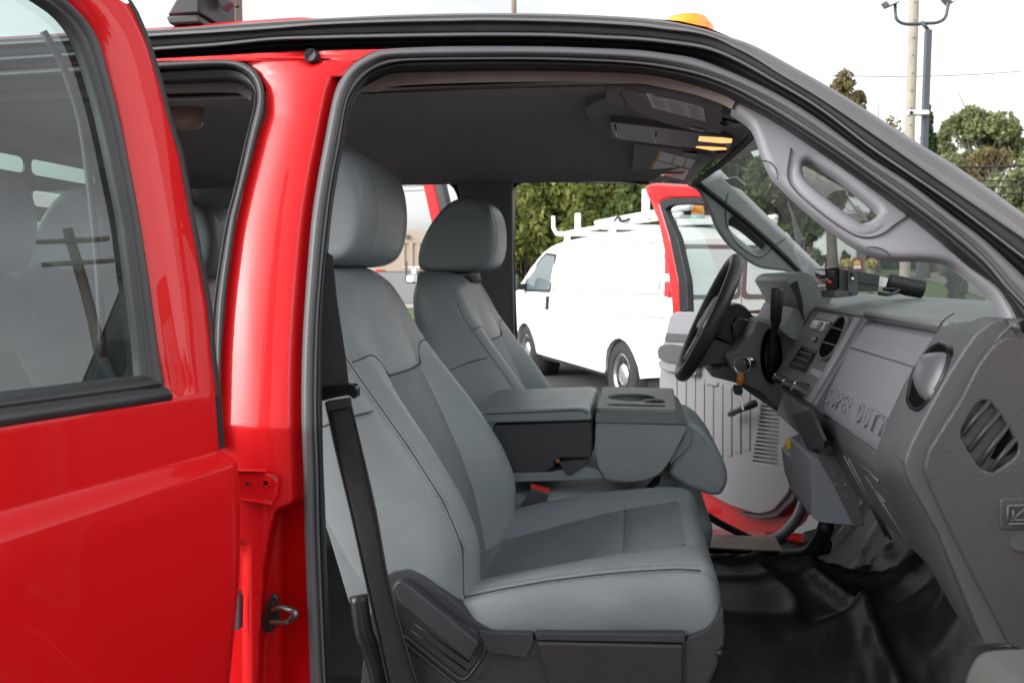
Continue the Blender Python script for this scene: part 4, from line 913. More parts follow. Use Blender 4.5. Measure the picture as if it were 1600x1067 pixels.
# upper frame: red post between edge and window rim, closing over the window
winr = [Dc(*p) for p in [(262, 632), (267, 622), (265, 600), (256.5, 552), (243, 451), (228, 355), (216, 287), (196, 186), (179, 118), (165, 67), (145, 32), (115, 0), (90, -22), (60, -42)]]
ztop = Dc(206, 0)[1]+.12
nn = 40
wr = cr([(*p, 0) for p in winr], nn)
er = []
for p in wr: er.append((interp(sEdge, min(p.y, ztop)), p.y))
rows = [[], [], [], [], [], []]
for i in range(nn):
    s0, z0 = er[i]; s1, z1 = wr[i].x, wr[i].y
    for k, (f, o) in enumerate(((0, -.020), (.03, -.004), (.25, .004), (.62, .0), (.86, -.004), (1.0, -.014))):
        rows[k].append(D3(lerp(s0, s1, f), lerp(z0, z1, f), o))
b = grid(rows); face_to(b, DN); obj('window_frame', b, red, rdoor)
topo = [D3(s, ztop+.02, -.01) for s in (interp(sEdge, ztop), .4, .7, DL)]
prism('top_frame', [D3(interp(sEdge, ztop)-.0, ztop-.02), D3(interp(sEdge, ztop)+.06, ztop+.05), D3(DL-.15, ztop+.07), D3(DL, ztop), D3(DL, ztop-.02), D3(wr[-1].x, wr[-1].y+.004)], -DN*.04, red, rdoor, bev=.006)
prism('rear_post', [D3(DL-.10, bz1), D3(DL, bz1), D3(DL, ztop), D3(DL-.10, ztop)], -DN*.05, red, rdoor, bev=.006)
# rubber rim of the window, black edge strip along the door edge
wi = [Dc(*p) for p in [(240, 598), (239, 585), (233, 519), (216, 384), (211, 345), (196, 270), (175.5, 175), (152, 94), (135, 51), (111, 20), (81, -2), (50, -22), (20, -38)]]
A_ = [V((p.x, p.y, 0)) for p in cr([(*p, 0) for p in winr[1:]], 50)]; B_ = cr([(*p, 0) for p in wi], 50)
rows = []
for f, o in ((0, -.014), (.12, -.006), (.4, -.004), (.62, -.010), (.8, -.013), (.92, -.011), (1, -.022), (1.0, -.03)):
    rows.append([D3(*(a.lerp(c, f)[:2]), o) for a, c in zip(A_, B_)])
b = grid(rows); face_to(b, DN); obj('window_rubber', b, rubber, rdoor)
ed = cr([(*p, 0) for p in edge[::-1][:12]], 50)
rows = [[D3(p.x+a_, p.y, o) for p in ed] for a_, o in ((.004, -.003), (.0, -.001), (-.006, -.006), (-.006, -.03))]
b = grid(rows); face_to(b, DN); obj('edge_strip', b, rubk, rdoor)
# belt moulding: upper lip and lower band, running along the whole door
t0, t1 = Dc(236, 588), Dc(0, 617)
def wz(s): return lerp(t0[1], t1[1], (s-t0[0])/(t1[0]-t0[0]))
s_in = Dc(240, 598)[0]; s_o = Dc(264, 615)[0]
rows = []
for f, o in ((0, -.022), (.04, -.008), (.2, -.001), (.36, .002), (.42, -.004), (.46, .004), (.75, .006), (.96, .003), (1, -.012)):
    rows.append([])
    for k in range(30):
        s = lerp(lerp(s_in, s_o, min(1, f*1.6)), DL, k/29); rows[-1].append(D3(s, lerp(wz(s), beltz(s), f), o))
b = grid(rows); face_to(b, DN); obj('belt_moulding', b, mould, rdoor)
# glass
gl = [D3(s, z, -.024) for s, z in [(p.x, p.y) for p in cr([(*p, 0) for p in wi[1:]], 30)]]
b = bmesh.new(); P = [(wi[1][0]-.01, wz(wi[1][0])-.02)]+[(p.x-.006, p.y) for p in cr([(*p, 0) for p in wi[1:]], 30)]+[(wi[-1][0]+.1, ztop), (DL-.05, ztop), (DL-.05, wz(DL)-.02)]
tri = [b.verts.new(D3(s, z, -.026-dtop(z)+dtop(1.27)-.16*max(0, z-1.27))) for s, z in P]; b.faces.new(tri); bmesh.ops.triangulate(b, faces=b.faces)
face_to(b, DN); obj('window_pane', b, glass, rdoor, smooth=False)
# inner side: run channel seen through the glass, trim panel behind the skin
tube('run_channel', cr([D3(*Dc(112, 40), -.045), D3(*Dc(138, 84), -.045), D3(*Dc(157, 135), -.045), D3(*Dc(172, 190), -.045), D3(*Dc(186, 290), -.045), D3(*Dc(199, 420), -.045), D3(*Dc(207, 560), -.045)], 24), .004, rubk, rdoor, 6)
tr_ = [D3(s, z, -.07) for s, z in ((.02, .5), (DL-.02, .5), (DL-.02, 1.24), (.02, 1.24))]
prism('door_trim', tr_, -DN*.05, doorg, rdoor, bev=.01)
prism('door_shell', [D3(s, z, -.025) for s, z in ((.015, .44), (DL-.01, .44), (DL-.01, 1.22), (.015, 1.22))], -DN*.045, redin, rdoor, bev=.004)

# ------------------------------------------------------------------ far side of the cab
FYs = lambda z: 3.714-ys(z)
def SF(px, py, off=0):
    y = 2.7
    for _ in range(7): p = PY(px, py, y); y = FYs(p.z)+off
    return PY(px, py, y)
fp = [SF(*p, -.06) for p in [(708, 276), (802, 276), (800, 300), (801, 400), (803, 520), (812, 640), (700, 700), (712, 520), (722, 400), (721, 320), (717, 300), (712, 286)]]
prism('far_pillar', fp, (0, .05, 0), mat('far_pillar_dark', (.13, .136, .148), .55, 0, 0, .03, ('voronoi', 500, .2, .0007)), truck, bev=.008)
tube('far_door_seal', [SF(tuple(p[:2])[0], tuple(p[:2])[1], -.03) for p in cr([(812, 640, 0), (803, 500, 0), (800, 400, 0), (797, 310, 0), (800, 292, 0), (812, 283, 0), (850, 280, 0), (950, 279, 0), (1015, 284, 0)], 50)], .010, rubk, truck)
tube('far_door_seal', [SF(p.x, p.y, -.03) for p in cr([(520, 276, 0), (620, 279, 0), (690, 280, 0), (708, 287, 0), (718, 303, 0), (722, 330, 0), (722, 420, 0), (716, 520, 0)], 40)], .010, rubk, truck)
prism('far_roof_rail', [(-1.5, 2.53, 1.715), (.15, 2.53, 1.715), (.15, 2.49, 1.775), (-1.5, 2.49, 1.775)], (0, .04, 0), redin, truck, bev=.01)
prism('far_sill', [(-1.4, 2.70, .48), (.75, 2.70, .48), (.75, 2.70, .565), (-1.4, 2.70, .565)], (0, .11, 0), redin, truck, bev=.015)
sl = [PZ(*p, .70) for p in [(1100, 842), (1190, 845), (1190, 862), (1100, 866)]]
prism('sill_plate', [(-.05, 2.56, .572), (.46, 2.56, .572), (.46, 2.70, .572), (-.05, 2.70, .572)], (0, 0, .006), mat('worn_scuff_plate', (.16, .13, .11), .7, 0, 0, .03, ('noise', 60, .5), (18, .8, (.3, .25, .2))), truck, bev=.002)
# rear corner pillar of the far side and quarter
prism('far_rear_pillar', [(-1.45, 2.64, .7), (-1.28, 2.64, .7), (-1.22, 2.62, 1.35), (-1.30, 2.54, 1.74), (-1.45, 2.54, 1.74)], (0, .06, 0), trimg, truck, bev=.01)
prism('near_rear_pillar', [(-1.47, 1.02, .7), (-1.40, 1.02, .7), (-1.36, 1.02, 1.3), (-1.36, 1.13, 1.72), (-1.47, 1.13, 1.72)], (0, .05, 0), trimg, truck, bev=.01)

# far rear door, swung open: only the slanting window post shows between the head restraints
FH = V((-.50, 2.86, 0)); FD = V((-.33, .944, 0)).normalized(); FN = V((FD.y, -FD.x, 0))
def FR(px, py, off=0): return onplane((px, py), FH+FN*off, FN)
frd = prism('rear_door', [FR(664, 270), FR(679, 270), FR(699, 350), FR(712, 420), FR(716, 520), FR(700, 520), FR(690, 420), FR(685, 359)], FN*-.03, mat('red_satin_paint', (.50, .004, .007), .6, spec=.2), truck, bev=.006)
prism('window_rubber', [FR(683, 270, .01), FR(694, 270, .01), FR(712, 345, .01), FR(716, 420, .01), FR(705, 420, .01), FR(699, 345, .01)], FN*-.03, rubk, frd, bev=.005)
prism('bright_edge', [FR(673, 270, .008), FR(675, 270, .008), FR(697, 350, .008), FR(695, 350, .008)], FN*-.01, steel, frd, bev=0)
prism('inner_rubber', [FR(666, 290, .006), FR(672, 290, .006), FR(693, 352, .006), FR(688, 358, .006)], FN*-.01, rubk, frd, bev=0)
prism('lower_panel', [V((FH.x, FH.y, .5))+FD*.06, V((FH.x, FH.y, .5))+FD*.16, V((FH.x, FH.y, 1.2))+FD*.16, V((FH.x, FH.y, 1.2))+FD*.06], FN*-.06, redin, frd, bev=.01)

# far front door (driver), swung open, trim panel seen
GH = PY(1247, 640, 2.80); GH.z = 0; GD = V((-.40, .917, 0)).normalized(); GN = V((-GD.y, GD.x, 0))
if GN.y > 0: GN = -GN
def GP(px, py, off=0): return onplane((px, py), GH+GN*off, GN)
def gpl(pts, off=0): return [GP(*p, off) for p in pts]
def gplate(name, out_, holes_, th, m, par, off, bev=.004, rr=0):
    f = frame_px(GH, -GD, (0, 0, 1)); o_ = [f(p) for p in out_]; 
    n_ = (-GD).cross(V((0, 0, 1)))
    sc = 1
    g_ = frame_px(GH+n_*off, -GD, (0, 0, 1))
    return plate(name, [g_(p) for p in out_], [[g_(p) for p in h] for h in holes_], GH, -GD, (0, 0, 1), th, m, par, bev=bev, off=off)
n_ = (-GD).cross(V((0, 0, 1)))
if n_.dot(GN) < 0: GS = -1
else: GS = 1
# red shell with window opening
shell_o = [(1005, 291), (1020, 286), (1075, 289), (1118, 298), (1152, 312), (1192, 352), (1236, 394), (1278, 438), (1276, 560), (1268, 700), (1262, 770), (1240, 820), (1195, 846), (1150, 838), (1060, 790), (1040, 700), (1046, 600), (1050, 480), (1043, 420), (1028, 345)]
win_o = [(1029, 316), (1040, 310), (1090, 309), (1140, 316), (1182, 358), (1226, 400), (1262, 442), (1262, 500), (1062, 500), (1060, 440), (1046, 372)]
fdoor = gplate('front_door', [tuple(p) for p in rnd2(shell_o, 10)], [rnd2(win_o, 6)], .05, redin, truck, -.012, .01)
w2 = [(1034, 321), (1044, 316), (1088, 315), (1140, 319), (1186, 360), (1228, 402), (1260, 444), (1256, 496), (1069, 496), (1068, 440), (1052, 372)]
w3 = [(1038, 327), (1048, 321), (1086, 319), (1136, 323), (1182, 364), (1222, 406), (1252, 447), (1248, 491), (1075, 491), (1073, 440), (1058, 372)]
gplate('window_rubber', rnd2(win_o, 6), [rnd2(w3, 5)], .03, rubk, fdoor, .004, .004)
gplate('window_pane', rnd2(w2, 6), [], .004, clearg, fdoor, -.012, 0)
pan = [(1047, 492), (1056, 487), (1150, 489), (1225, 492), (1252, 560), (1256, 640), (1248, 712), (1232, 770), (1208, 798), (1184, 804), (1140, 790), (1085, 760), (1050, 735), (1030, 690), (1030, 590), (1034, 545)]
slotp = []
for k in range(16):
    yl = 627+6.1*k; xl, xr = lerp(1191, 1176, k/15), lerp(1218, 1213, k/15)
    slotp.append([(xl, yl), (xr, yl+2+k*.12), (xr, yl+4.6+k*.12), (xl, yl+2.6)])
tp = gplate('trim_panel', [tuple(p) for p in rnd2(pan, 8)], slotp, .03, doorg, fdoor, .03, .006)
gplate('trim_border', [tuple(p) for p in rnd2([(1240, 500), (1262, 560), (1266, 640), (1258, 720), (1240, 782), (1212, 808), (1184, 812), (1150, 800), (1184, 804), (1208, 798), (1232, 770), (1248, 712), (1256, 640), (1252, 560)], 4)], [], .03, doord, tp, .02, .004)
gplate('speaker', [tuple(p) for p in rnd2([(1185, 620), (1222, 624), (1220, 736), (1170, 722)], 5)], [], .006, blk, tp, .002, 0)
# vertical ribs, bolster, armrest, pull handle
for k in range(9):
    x0 = lerp(1048, 1162, k/8); ya, yb = lerp(582, 612, k/8), lerp(735, 790, k/8)-lerp(0, 95, k/8)
    ya, yb = lerp(578, 612, k/8), lerp(735, 702, k/8)
    gplate('panel_rib', [(x0, ya), (x0+9, ya+2), (x0+9, yb+3), (x0, yb)], [], .008, doorg, tp, .035, .003)
prism('armrest', gpl(rnd2([(1027, 545), (1034, 538), (1080, 545), (1088, 570), (1040, 566), (1028, 560)], 4), .07), GN*-.06, doord, tp, bev=.012)
prism('armrest_lower', gpl(rnd2([(1028, 562), (1060, 568), (1086, 572), (1086, 588), (1040, 580), (1028, 574)], 4), .06), GN*-.05, doorg, tp, bev=.008)
prism('bolster', gpl(rnd2([(1040, 520), (1100, 524), (1100, 536), (1038, 534)], 3), .036), GN*-.02, doord, tp, bev=.006)
gplate('ash_lid', rnd2([(1100, 594), (1120, 598), (1120, 604), (1100, 600)], 2), [], .01, doorg, tp, .042, .003)
tube('pull_handle', cr([GP(1140, 647, .07), GP(1152, 642, .085), GP(1166, 636, .085), GP(1180, 630, .05)], 14), [.009, .011, .012, .012, .011, .010, .010, .010, .010, .011, .012, .013, .014, .014], mat('brown_handle', (.03, .02, .018), .4), tp, 10)
tube('lock_knob', [GP(1071, 489, .02), GP(1072, 481, .02)], .007, blk, tp, 10)
prism('hinge_stub', gpl([(1082, 792), (1092, 796), (1092, 806), (1082, 804)], .04), GN*-.02, blk, tp, bev=.002)
tube('sill_rubber', cr([SF(1096, 800, -.02), SF(1130, 820, -.02), SF(1180, 845, -.02)], 10), .012, rubk, truck)
tube('sill_trim', cr([SF(1180, 850, -.05), SF(1218, 838, -.05), SF(1245, 810, -.05), SF(1258, 778, -.05)], 14), .018, trimg, truck)
# far mirror seen past the wheel
mr = prism('far_mirror', [PY(*p, 3.15) for p in rnd2([(1168, 486), (1205, 484), (1206, 497), (1170, 498)], 3)], (0, .06, 0), blk, truck, bev=.008)

# ------------------------------------------------------------------ near front door, swung open past the right edge: its armrest corner shows
NH = V((.66, .86, 0)); ND = V((-math.cos(R(74)), -math.sin(R(74)), 0)); NN = V((ND.y, -ND.x, 0))   # inner side faces -x
if NN.x > 0: NN = -NN
def N3(s, z, off=0): return NH+ND*s+NN*off+V((0, 0, z))
nd = prism('front_door', [N3(0, .45), N3(1.05, .45), N3(1.05, 1.24), N3(0, 1.24)], NN*-.06, red, truck, bev=.02)
prism('trim_panel', [N3(.03, .5, .05), N3(1.0, .5, .05), N3(1.0, 1.22, .05), N3(.03, 1.22, .05)], NN*-.05, doorg, nd, bev=.015)
prism('window_frame', [N3(0, 1.22, -.01), N3(.06, 1.22, -.01), N3(.42, 1.66, -.01), N3(.95, 1.66, -.01), N3(.98, 1.22, -.01), N3(1.05, 1.22, -.01), N3(1.02, 1.72, -.01), N3(.40, 1.72, -.01)], NN*-.04, red, nd, bev=.006)
prism('window_pane', [N3(.05, 1.22, -.03), N3(.98, 1.22, -.03), N3(.95, 1.67, -.03), N3(.42, 1.67, -.03)], NN*-.004, glass, nd, bev=0)
apx = [(1500, 1075), (1501, 1062), (1508, 1040), (1518, 1022), (1533, 1011), (1560, 1008), (1640, 1005), (1640, 1075)]
ay_ = .66
arm = [PY(*p, ay_) for p in rnd2(apx, 10)]
arm = [PY(*p, ay_) for p in apx[1:-1]]+[PY(1640, 1200, ay_), PY(1530, 1200, ay_), PY(1500, 1120, ay_)]
prism('armrest', rnd2([tuple((p.x, p.z)) for p in arm], .012) and [V((x, ay_, z)) for x, z in rnd2([(p.x, p.z) for p in arm], .012)], (.02, -.28, 0), mat('armrest_grey', (.085, .088, .085), .55, 0, 0, .03, ('voronoi', 500, .3, .0008)), nd, bev=.012)
prism('switch_plate', [PY(*p, ay_-.012) for p in ((1576, 1090), (1580, 1050), (1588, 1042), (1640, 1036), (1640, 1090))], (.01, -.2, 0), blk, nd, bev=.004)
# ------------------------------------------------------------------ front seats
YC = 1.43
BR = [(.845, -.275, .030, .215, .10), (.875, -.272, .048, .238, .125), (.93, -.283, .052, .250, .145), (1.0, -.300, .070, .256, .165), (1.07, -.326, .066, .256, .175), (1.15, -.360, .046, .252, .175), (1.24, -.402, .018, .243, .168),
      (1.30, -.430, .002, .240, .158), (1.36, -.450, -.008, .232, .142), (1.395, -.464, -.016, .220, .122), (1.415, -.478, -.024, .200, .095), (1.425, -.498, -.026, .150, .055)]
ZT = [r[0] for r in BR]
def brow(z): return [interp([(r[0], r[i]) for r in BR], z) for i in range(1, 5)]
AF = [0, .035, .07, .094, .101, .105, .109, .116, .135, .16, .185, .205]
def bfront(a, z, full=True):
    xc, b_, w_, T = brow(z); k = w_/.25
    x = xc+b_*sst(.095*k, .19*k, a)-.010*sst(.5*.1, .1, a)*(z < 1.24)*0
    x += .008*math.cos(min(1, a/(.1*k))*math.pi/2) if a < .1*k else 0
    if full and z < 1.245: x -= .0055*math.exp(-((a/k-.105)/.0045)**2)
    x -= .020*sst(.195*k, w_, a)
    return x
def bring(z):
    xc, b_, w_, T = brow(z); k = w_/.25; pts = []
    for a in AF: pts.append((a*k, bfront(a*k, z)))
    e = xc+b_
    pts += [(w_-.024, bfront(w_-.024, z)), (w_-.016, bfront(w_-.016, z)-.002), (w_-.012, bfront(w_-.012, z)-.006), (w_-.006, bfront(w_-.006, z)-.007), (w_+.000, e-.036), (w_+.006, e-.07), (w_+.004, (e-.05+xc-T)/2-.02), (w_-.006, xc-T+.02), (w_-.03, xc-T), (w_*.5, xc-T-.012), (0, xc-T-.014)]
    h = [(v, x) for v, x in pts]
    return [V((x, YC-v, z)) for v, x in h]+[V((x, YC+v, z)) for v, x in h[1:-1][::-1]]
zs = [.845, .86, .875, .90, .93, .965, 1.0, 1.035, 1.07, 1.11, 1.15, 1.195, 1.225, 1.236, 1.240, 1.244, 1.26, 1.30, 1.33, 1.36, 1.38, 1.395, 1.405, 1.415, 1.422, 1.425]
rings = []
for z in zs:
    r = bring(z)
    if abs(z-1.240) < .001: r = [p-V((.004, 0, 0)) if abs(p.y-YC) < .10 and p.x > -.47 else p for p in r]
    rings.append(r)
nr = len(rings[0])
def bmatf(i, j):
    if not (.86 < zs[i] < 1.239): return 0
    h = len(AF)
    return 1 if (j < 5 or j >= nr-5) else 0
b = grid(rings, closed_v=True, matf=bmatf); b.verts.ensure_lookup_table()
b.faces.new([b.verts[i] for i in range(nr)][::-1]); b.faces.new([b.verts[(len(zs)-1)*nr+i] for i in range(nr)]); bmesh.ops.recalc_face_normals(b, faces=b.faces)
# base first: it is the seat part that carries the others
SY = 1.168
base_px = [(560, 1110), (572, 985), (586, 935), (600, 903), (612, 893), (638, 889), (660, 900), (700, 931), (742, 972), (772, 986), (834, 990), (834, 1001), (1072, 1002), (1108, 984), (1130, 948), (1133, 990), (1120, 1040), (1090, 1110)]
seat = prism('seat', [PY(*p, SY) for p in rnd2(base_px, 6)], (0, .055, 0), shield, truck, bev=.006)
back = obj('backrest', b, [leather, insert_b], seat, sub=1)
prism('seat_frame', [(-.30, 1.23, .62), (.08, 1.23, .62), (.10, 1.23, .88), (-.34, 1.23, .88)], (0, .40, 0), blk, seat, bev=.01)
# shield details: recline handle in its recess, front box
def SP(px, py, off=0): return PY(px, py, SY+off)
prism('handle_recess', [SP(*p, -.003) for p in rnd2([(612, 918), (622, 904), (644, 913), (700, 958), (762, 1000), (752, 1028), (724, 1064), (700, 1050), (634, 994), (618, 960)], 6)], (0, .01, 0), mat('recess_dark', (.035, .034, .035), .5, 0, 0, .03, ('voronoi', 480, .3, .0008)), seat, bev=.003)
prism('recline_handle', [SP(*p, -.022) for p in rnd2([(614, 914), (624, 907), (642, 917), (748, 1005), (734, 1034), (622, 940)], 5)], (0, .02, 0), shield, seat, bev=.007)
tube('recess_rim', cr([SP(632, 992, -.006), SP(700, 1046, -.006), SP(720, 1060, -.006), SP(732, 1056, -.006), SP(752, 1028, -.006), SP(760, 1003, -.006)], 30), .0022, shield, seat, 8)
tube('recess_rim', cr([SP(634, 1005, -.003), SP(690, 1050, -.003), SP(716, 1070, -.003)], 16), .0022, shield, seat, 8)
for P in ([(642, 984), (728, 1046)], [(648, 974), (733, 1034)]): tube('recess_groove', [SP(*p, -.004) for p in P], .0012, blk, seat, 6)
prism('shield_ledge', [SP(*p, -.006) for p in rnd2([(746, 984), (775, 988), (833, 990), (833, 1004), (822, 1028), (762, 1020)], 4)], (0, .02, 0), shield, seat, bev=.005)
prism('front_box', [SP(*p, -.010) for p in rnd2([(838, 1003), (1068, 1008), (1066, 1110), (870, 1110), (850, 1050)], 6)], (0, .03, 0), mat('shield_dark', (.027, .029, .034), .5, 0, 0, .03, ('voronoi', 480, .3, .0008), (6, .6, (.042, .044, .05))), seat, bev=.006)
prism('front_ledge', [SP(*p, -.008) for p in rnd2([(836, 989), (1070, 991), (1070, 1004), (838, 1000)], 2)], (0, .02, 0), shield, seat, bev=.003)
prism('front_corner', [SP(*p, -.002) for p in rnd2([(1072, 998), (1104, 985), (1130, 955), (1131, 1000), (1112, 1050), (1085, 1110), (1072, 1110)], 5)], (0, .05, 0), shield, seat, bev=.008)
tube('shield_bolt', [SP(1124, 1020, -.006), SP(1124, 1020, .004)], .006, blk, seat, 10)
# cushion
CE = [(-.34, .892), (-.256, .930), (-.19, .948), (-.126, .963), (-.05, .977), (.013, .986), (.07, .992), (.10, .991)]
def ctop(a, x):
    ze = interp(CE, x); d = .034*sst(.10, -.25, x)+.008
    z = ze-d*(1-sst(.10, .20, a))
    z += .004*math.cos(min(1, a/.125)*math.pi/2)
    z -= .005*math.exp(-((a-.128)/.005)**2)*sst(.09, .06, x)
    if a < .125: z -= .005*math.exp(-((x+.012)/.005)**2)
    z -= .020*sst(.215, .252, a)
    return z
CA = [0, .04, .08, .112, .123, .128, .133, .15, .175, .2, .218, .228, .232, .236, .244]
xs = [-.34, -.32, -.29, -.25, -.20, -.15, -.10, -.06, -.03, -.020, -.014, -.010, -.004, .01, .04, .07, .088, .10, .112, .122, .129, .133, .133]
drop = {.112: .006, .122: .018, .129: .036}
rings = []
for i, x in enumerate(xs):
    dz = {18: .004, 19: .014, 20: .034, 21: .062, 22: .085}.get(i, 0); wk = {0: .90, 1: .96, 18: .995, 19: .985, 20: .975, 21: .965, 22: .95}.get(i, 1); pts = []
    for a in CA:
        z = ctop(a, min(x, .10))-dz-(.004 if abs(a-.232) < .001 else 0); pts.append((a*wk, max(.876, z)))
    zl = pts[-1][1]
    pts += [(.254*wk, max(.8755, zl-.022)), (.258*wk, max(.875, zl-.045)), (.256*wk, max(.8745, zl-.075)), (.246*wk, .874), (.20, .866), (.1, .864), (0, .864)]
    rings.append([V((x, YC-v, z)) for v, z in pts]+[V((x, YC+v, z)) for v, z in pts[1:-1][::-1]])
nr = len(rings[0])
b = grid(rings, closed_v=True, matf=lambda i, j: 1 if (j < 5 or j >= nr-5) and -.27 < xs[i] < .08 else 0); b.verts.ensure_lookup_table()
b.faces.new([b.verts[i] for i in range(nr)][::-1]); b.faces.new([b.verts[(len(xs)-1)*nr+i] for i in range(nr)]); bmesh.ops.recalc_face_normals(b, faces=b.faces)
for v in b.verts:                                   # soft creases of worn leather on the near side
    p = v.co
    if p.y < YC-.24: v.co.y += .003*math.sin(38*p.x+30*p.z)*math.sin(60*p.z)
cush = obj('cushion', b, [leather, insert_c], seat, sub=1)
# seams and stitches
def dashes(b, path, step, ln, r):
    acc = 0; path = [V(p) for p in path]
    tot = sum((q-p).length for p, q in zip(path, path[1:])); n = int(tot/step); P = cr(path, max(2, n*4))
    for k in range(n):
        i = k*4; j = min(len(P)-1, i+max(1, int(4*ln/step))); tubebm([P[i], P[j]], r, 4, True, b)
b = bmesh.new()
for sgn in (-1, 1):
    for da in (-.0045, .0045):
        path = []
        for k in range(60):
            z = lerp(.90, 1.33, k/59); w_ = brow(z)[2]; a = w_-.016+da; path.append(V((bfront(a, z)+(-.003 if da < 0 else -.0072)+.0022, YC+sgn*a, z)))
        dashes(b, path, .0062, .0045, .0007)
        path = [V((x, YC+sgn*(.232+da), ctop(.232+da, x)+.0006)) for x in [lerp(-.27, .098, k/40) for k in range(41)]]
        dashes(b, path, .0062, .0045, .0007)
obj('stitching', b, thread, seat, kind='stuff')
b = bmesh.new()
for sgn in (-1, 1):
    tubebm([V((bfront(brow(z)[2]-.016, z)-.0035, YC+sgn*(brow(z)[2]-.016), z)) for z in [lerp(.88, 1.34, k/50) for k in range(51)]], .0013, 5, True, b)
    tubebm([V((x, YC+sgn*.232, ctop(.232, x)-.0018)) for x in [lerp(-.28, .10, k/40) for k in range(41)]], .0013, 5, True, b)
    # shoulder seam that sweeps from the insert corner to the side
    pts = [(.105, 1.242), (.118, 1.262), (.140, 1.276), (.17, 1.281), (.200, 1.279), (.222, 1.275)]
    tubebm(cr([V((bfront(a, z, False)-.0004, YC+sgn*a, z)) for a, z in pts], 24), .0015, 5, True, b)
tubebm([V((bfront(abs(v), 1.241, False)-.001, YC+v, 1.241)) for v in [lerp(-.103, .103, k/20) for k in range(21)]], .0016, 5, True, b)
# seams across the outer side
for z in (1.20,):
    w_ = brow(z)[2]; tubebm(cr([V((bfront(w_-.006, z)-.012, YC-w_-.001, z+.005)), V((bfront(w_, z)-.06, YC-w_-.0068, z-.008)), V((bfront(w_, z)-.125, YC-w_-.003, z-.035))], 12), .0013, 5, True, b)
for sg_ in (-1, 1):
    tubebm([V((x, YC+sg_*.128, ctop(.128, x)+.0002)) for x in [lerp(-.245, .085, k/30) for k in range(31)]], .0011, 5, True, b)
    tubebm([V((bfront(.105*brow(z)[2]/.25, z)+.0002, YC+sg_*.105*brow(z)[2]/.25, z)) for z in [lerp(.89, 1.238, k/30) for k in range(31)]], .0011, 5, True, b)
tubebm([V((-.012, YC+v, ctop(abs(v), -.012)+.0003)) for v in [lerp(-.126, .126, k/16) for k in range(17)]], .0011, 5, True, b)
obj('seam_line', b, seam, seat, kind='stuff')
# head restraint
hp_ = [PY(*p, 2.2) for p in [(667, 412), (671, 385), (688, 350), (714, 319), (744, 307), (770, 312), (785, 332), (790, 368), (786, 400), (773, 420), (740, 425), (700, 427), (674, 425)]]
hp_ = [(p.x-.012, p.z) for p in hp_]; hc = (sum(p[0] for p in hp_)/len(hp_), sum(p[1] for p in hp_)/len(hp_))
hl_ = cr([(*p, 0) for p in hp_+[hp_[0]]], 33)[:-1]
rings = []
for v, s in ((-.128, .62), (-.132, .80), (-.128, .90), (-.116, .965), (-.100, .985), (-.092, .988), (-.088, .978), (-.084, .99), (-.05, 1.005), (0, 1.01), (.05, 1.005), (.084, .99), (.088, .978), (.092, .988), (.100, .985), (.116, .965), (.128, .90), (.132, .80), (.128, .62)):
    rings.append([V((hc[0]+(p.x-hc[0])*s, YC+v, hc[1]+(p.y-hc[1])*s)) for p in hl_])
hr_ = loft('headrest', rings, leather, seat, sub=1)
b = bmesh.new()
for v in (-.094, -.082, .082, .094):
    dashes(b, [V((hc[0]+(p.x-hc[0])*.992, YC+v, hc[1]+(p.y-hc[1])*.992)) for p in hl_+[hl_[0]]], .0062, .0045, .0007)
obj('headrest_stitching', b, thread, seat, kind='stuff')
for v in (-.06, .06): tube('headrest_post', [(-.475, YC+v, 1.36), (-.47, YC+v, 1.46)], .006, steel, seat, 10)
loft('headrest_base', [[V((-.47+.05*k*math.cos(a), YC+.10*k*math.sin(a), z)) for a in [2*math.pi*i/20 for i in range(20)]] for k, z in ((1.1, 1.395), (1.0, 1.424), (.9, 1.434))], blk, seat)
# lower corner of the back panel behind the belt
prism('back_panel', [PY(*p, 1.185) for p in rnd2([(470, 640), (520, 700), (545, 800), (575, 880), (588, 930), (578, 978), (560, 974), (545, 940), (512, 830), (480, 760)], 8)], (0, .03, 0), leather, seat, bev=.010)
# buckle of the near seat
prism('belt_buckle', [PY(*p, 1.695) for p in rnd2([(829, 763), (857, 771), (852, 790), (848, 803), (815, 803), (812, 797)], 2)], (0, .03, 0), mat('buckle_dark', (.05, .055, .06), .45, 0, 0, .03, ('noise', 40, .2), (40, .6, (.09, .09, .09))), seat, bev=.004)
prism('release_button', [PY(*p, 1.697) for p in rnd2([(829, 757.5), (859, 767), (857.5, 772), (828.5, 762.5)], 1)], (0, .022, 0), redp, seat, bev=.0015)
# driver seat: copy of the same seat
seat['label'] = 'near grey leather passenger seat'
def copy_part(o, parent, off):
    c = o.copy(); COL.objects.link(c); c.parent = parent; c.location = o.location+V(off); return c
dseat = seat.copy(); COL.objects.link(dseat); dseat.location = (.020, .862, 0); dseat['label'] = 'grey leather driver seat behind the steering wheel'
for ch in list(seat.children):
    if ch.name.split('.')[0] in ('belt_buckle', 'release_button', 'back_panel'): continue
    c = ch.copy(); COL.objects.link(c); c.parent = dseat; c.matrix_parent_inverse = Matrix()
    if ch.name.startswith('headrest'): c.location.x = -.032
for ch in seat.children:
    if ch.name.split('.')[0] in ('headrest', 'headrest_stitching', 'headrest_post', 'headrest_base'): ch.location.x = -.072
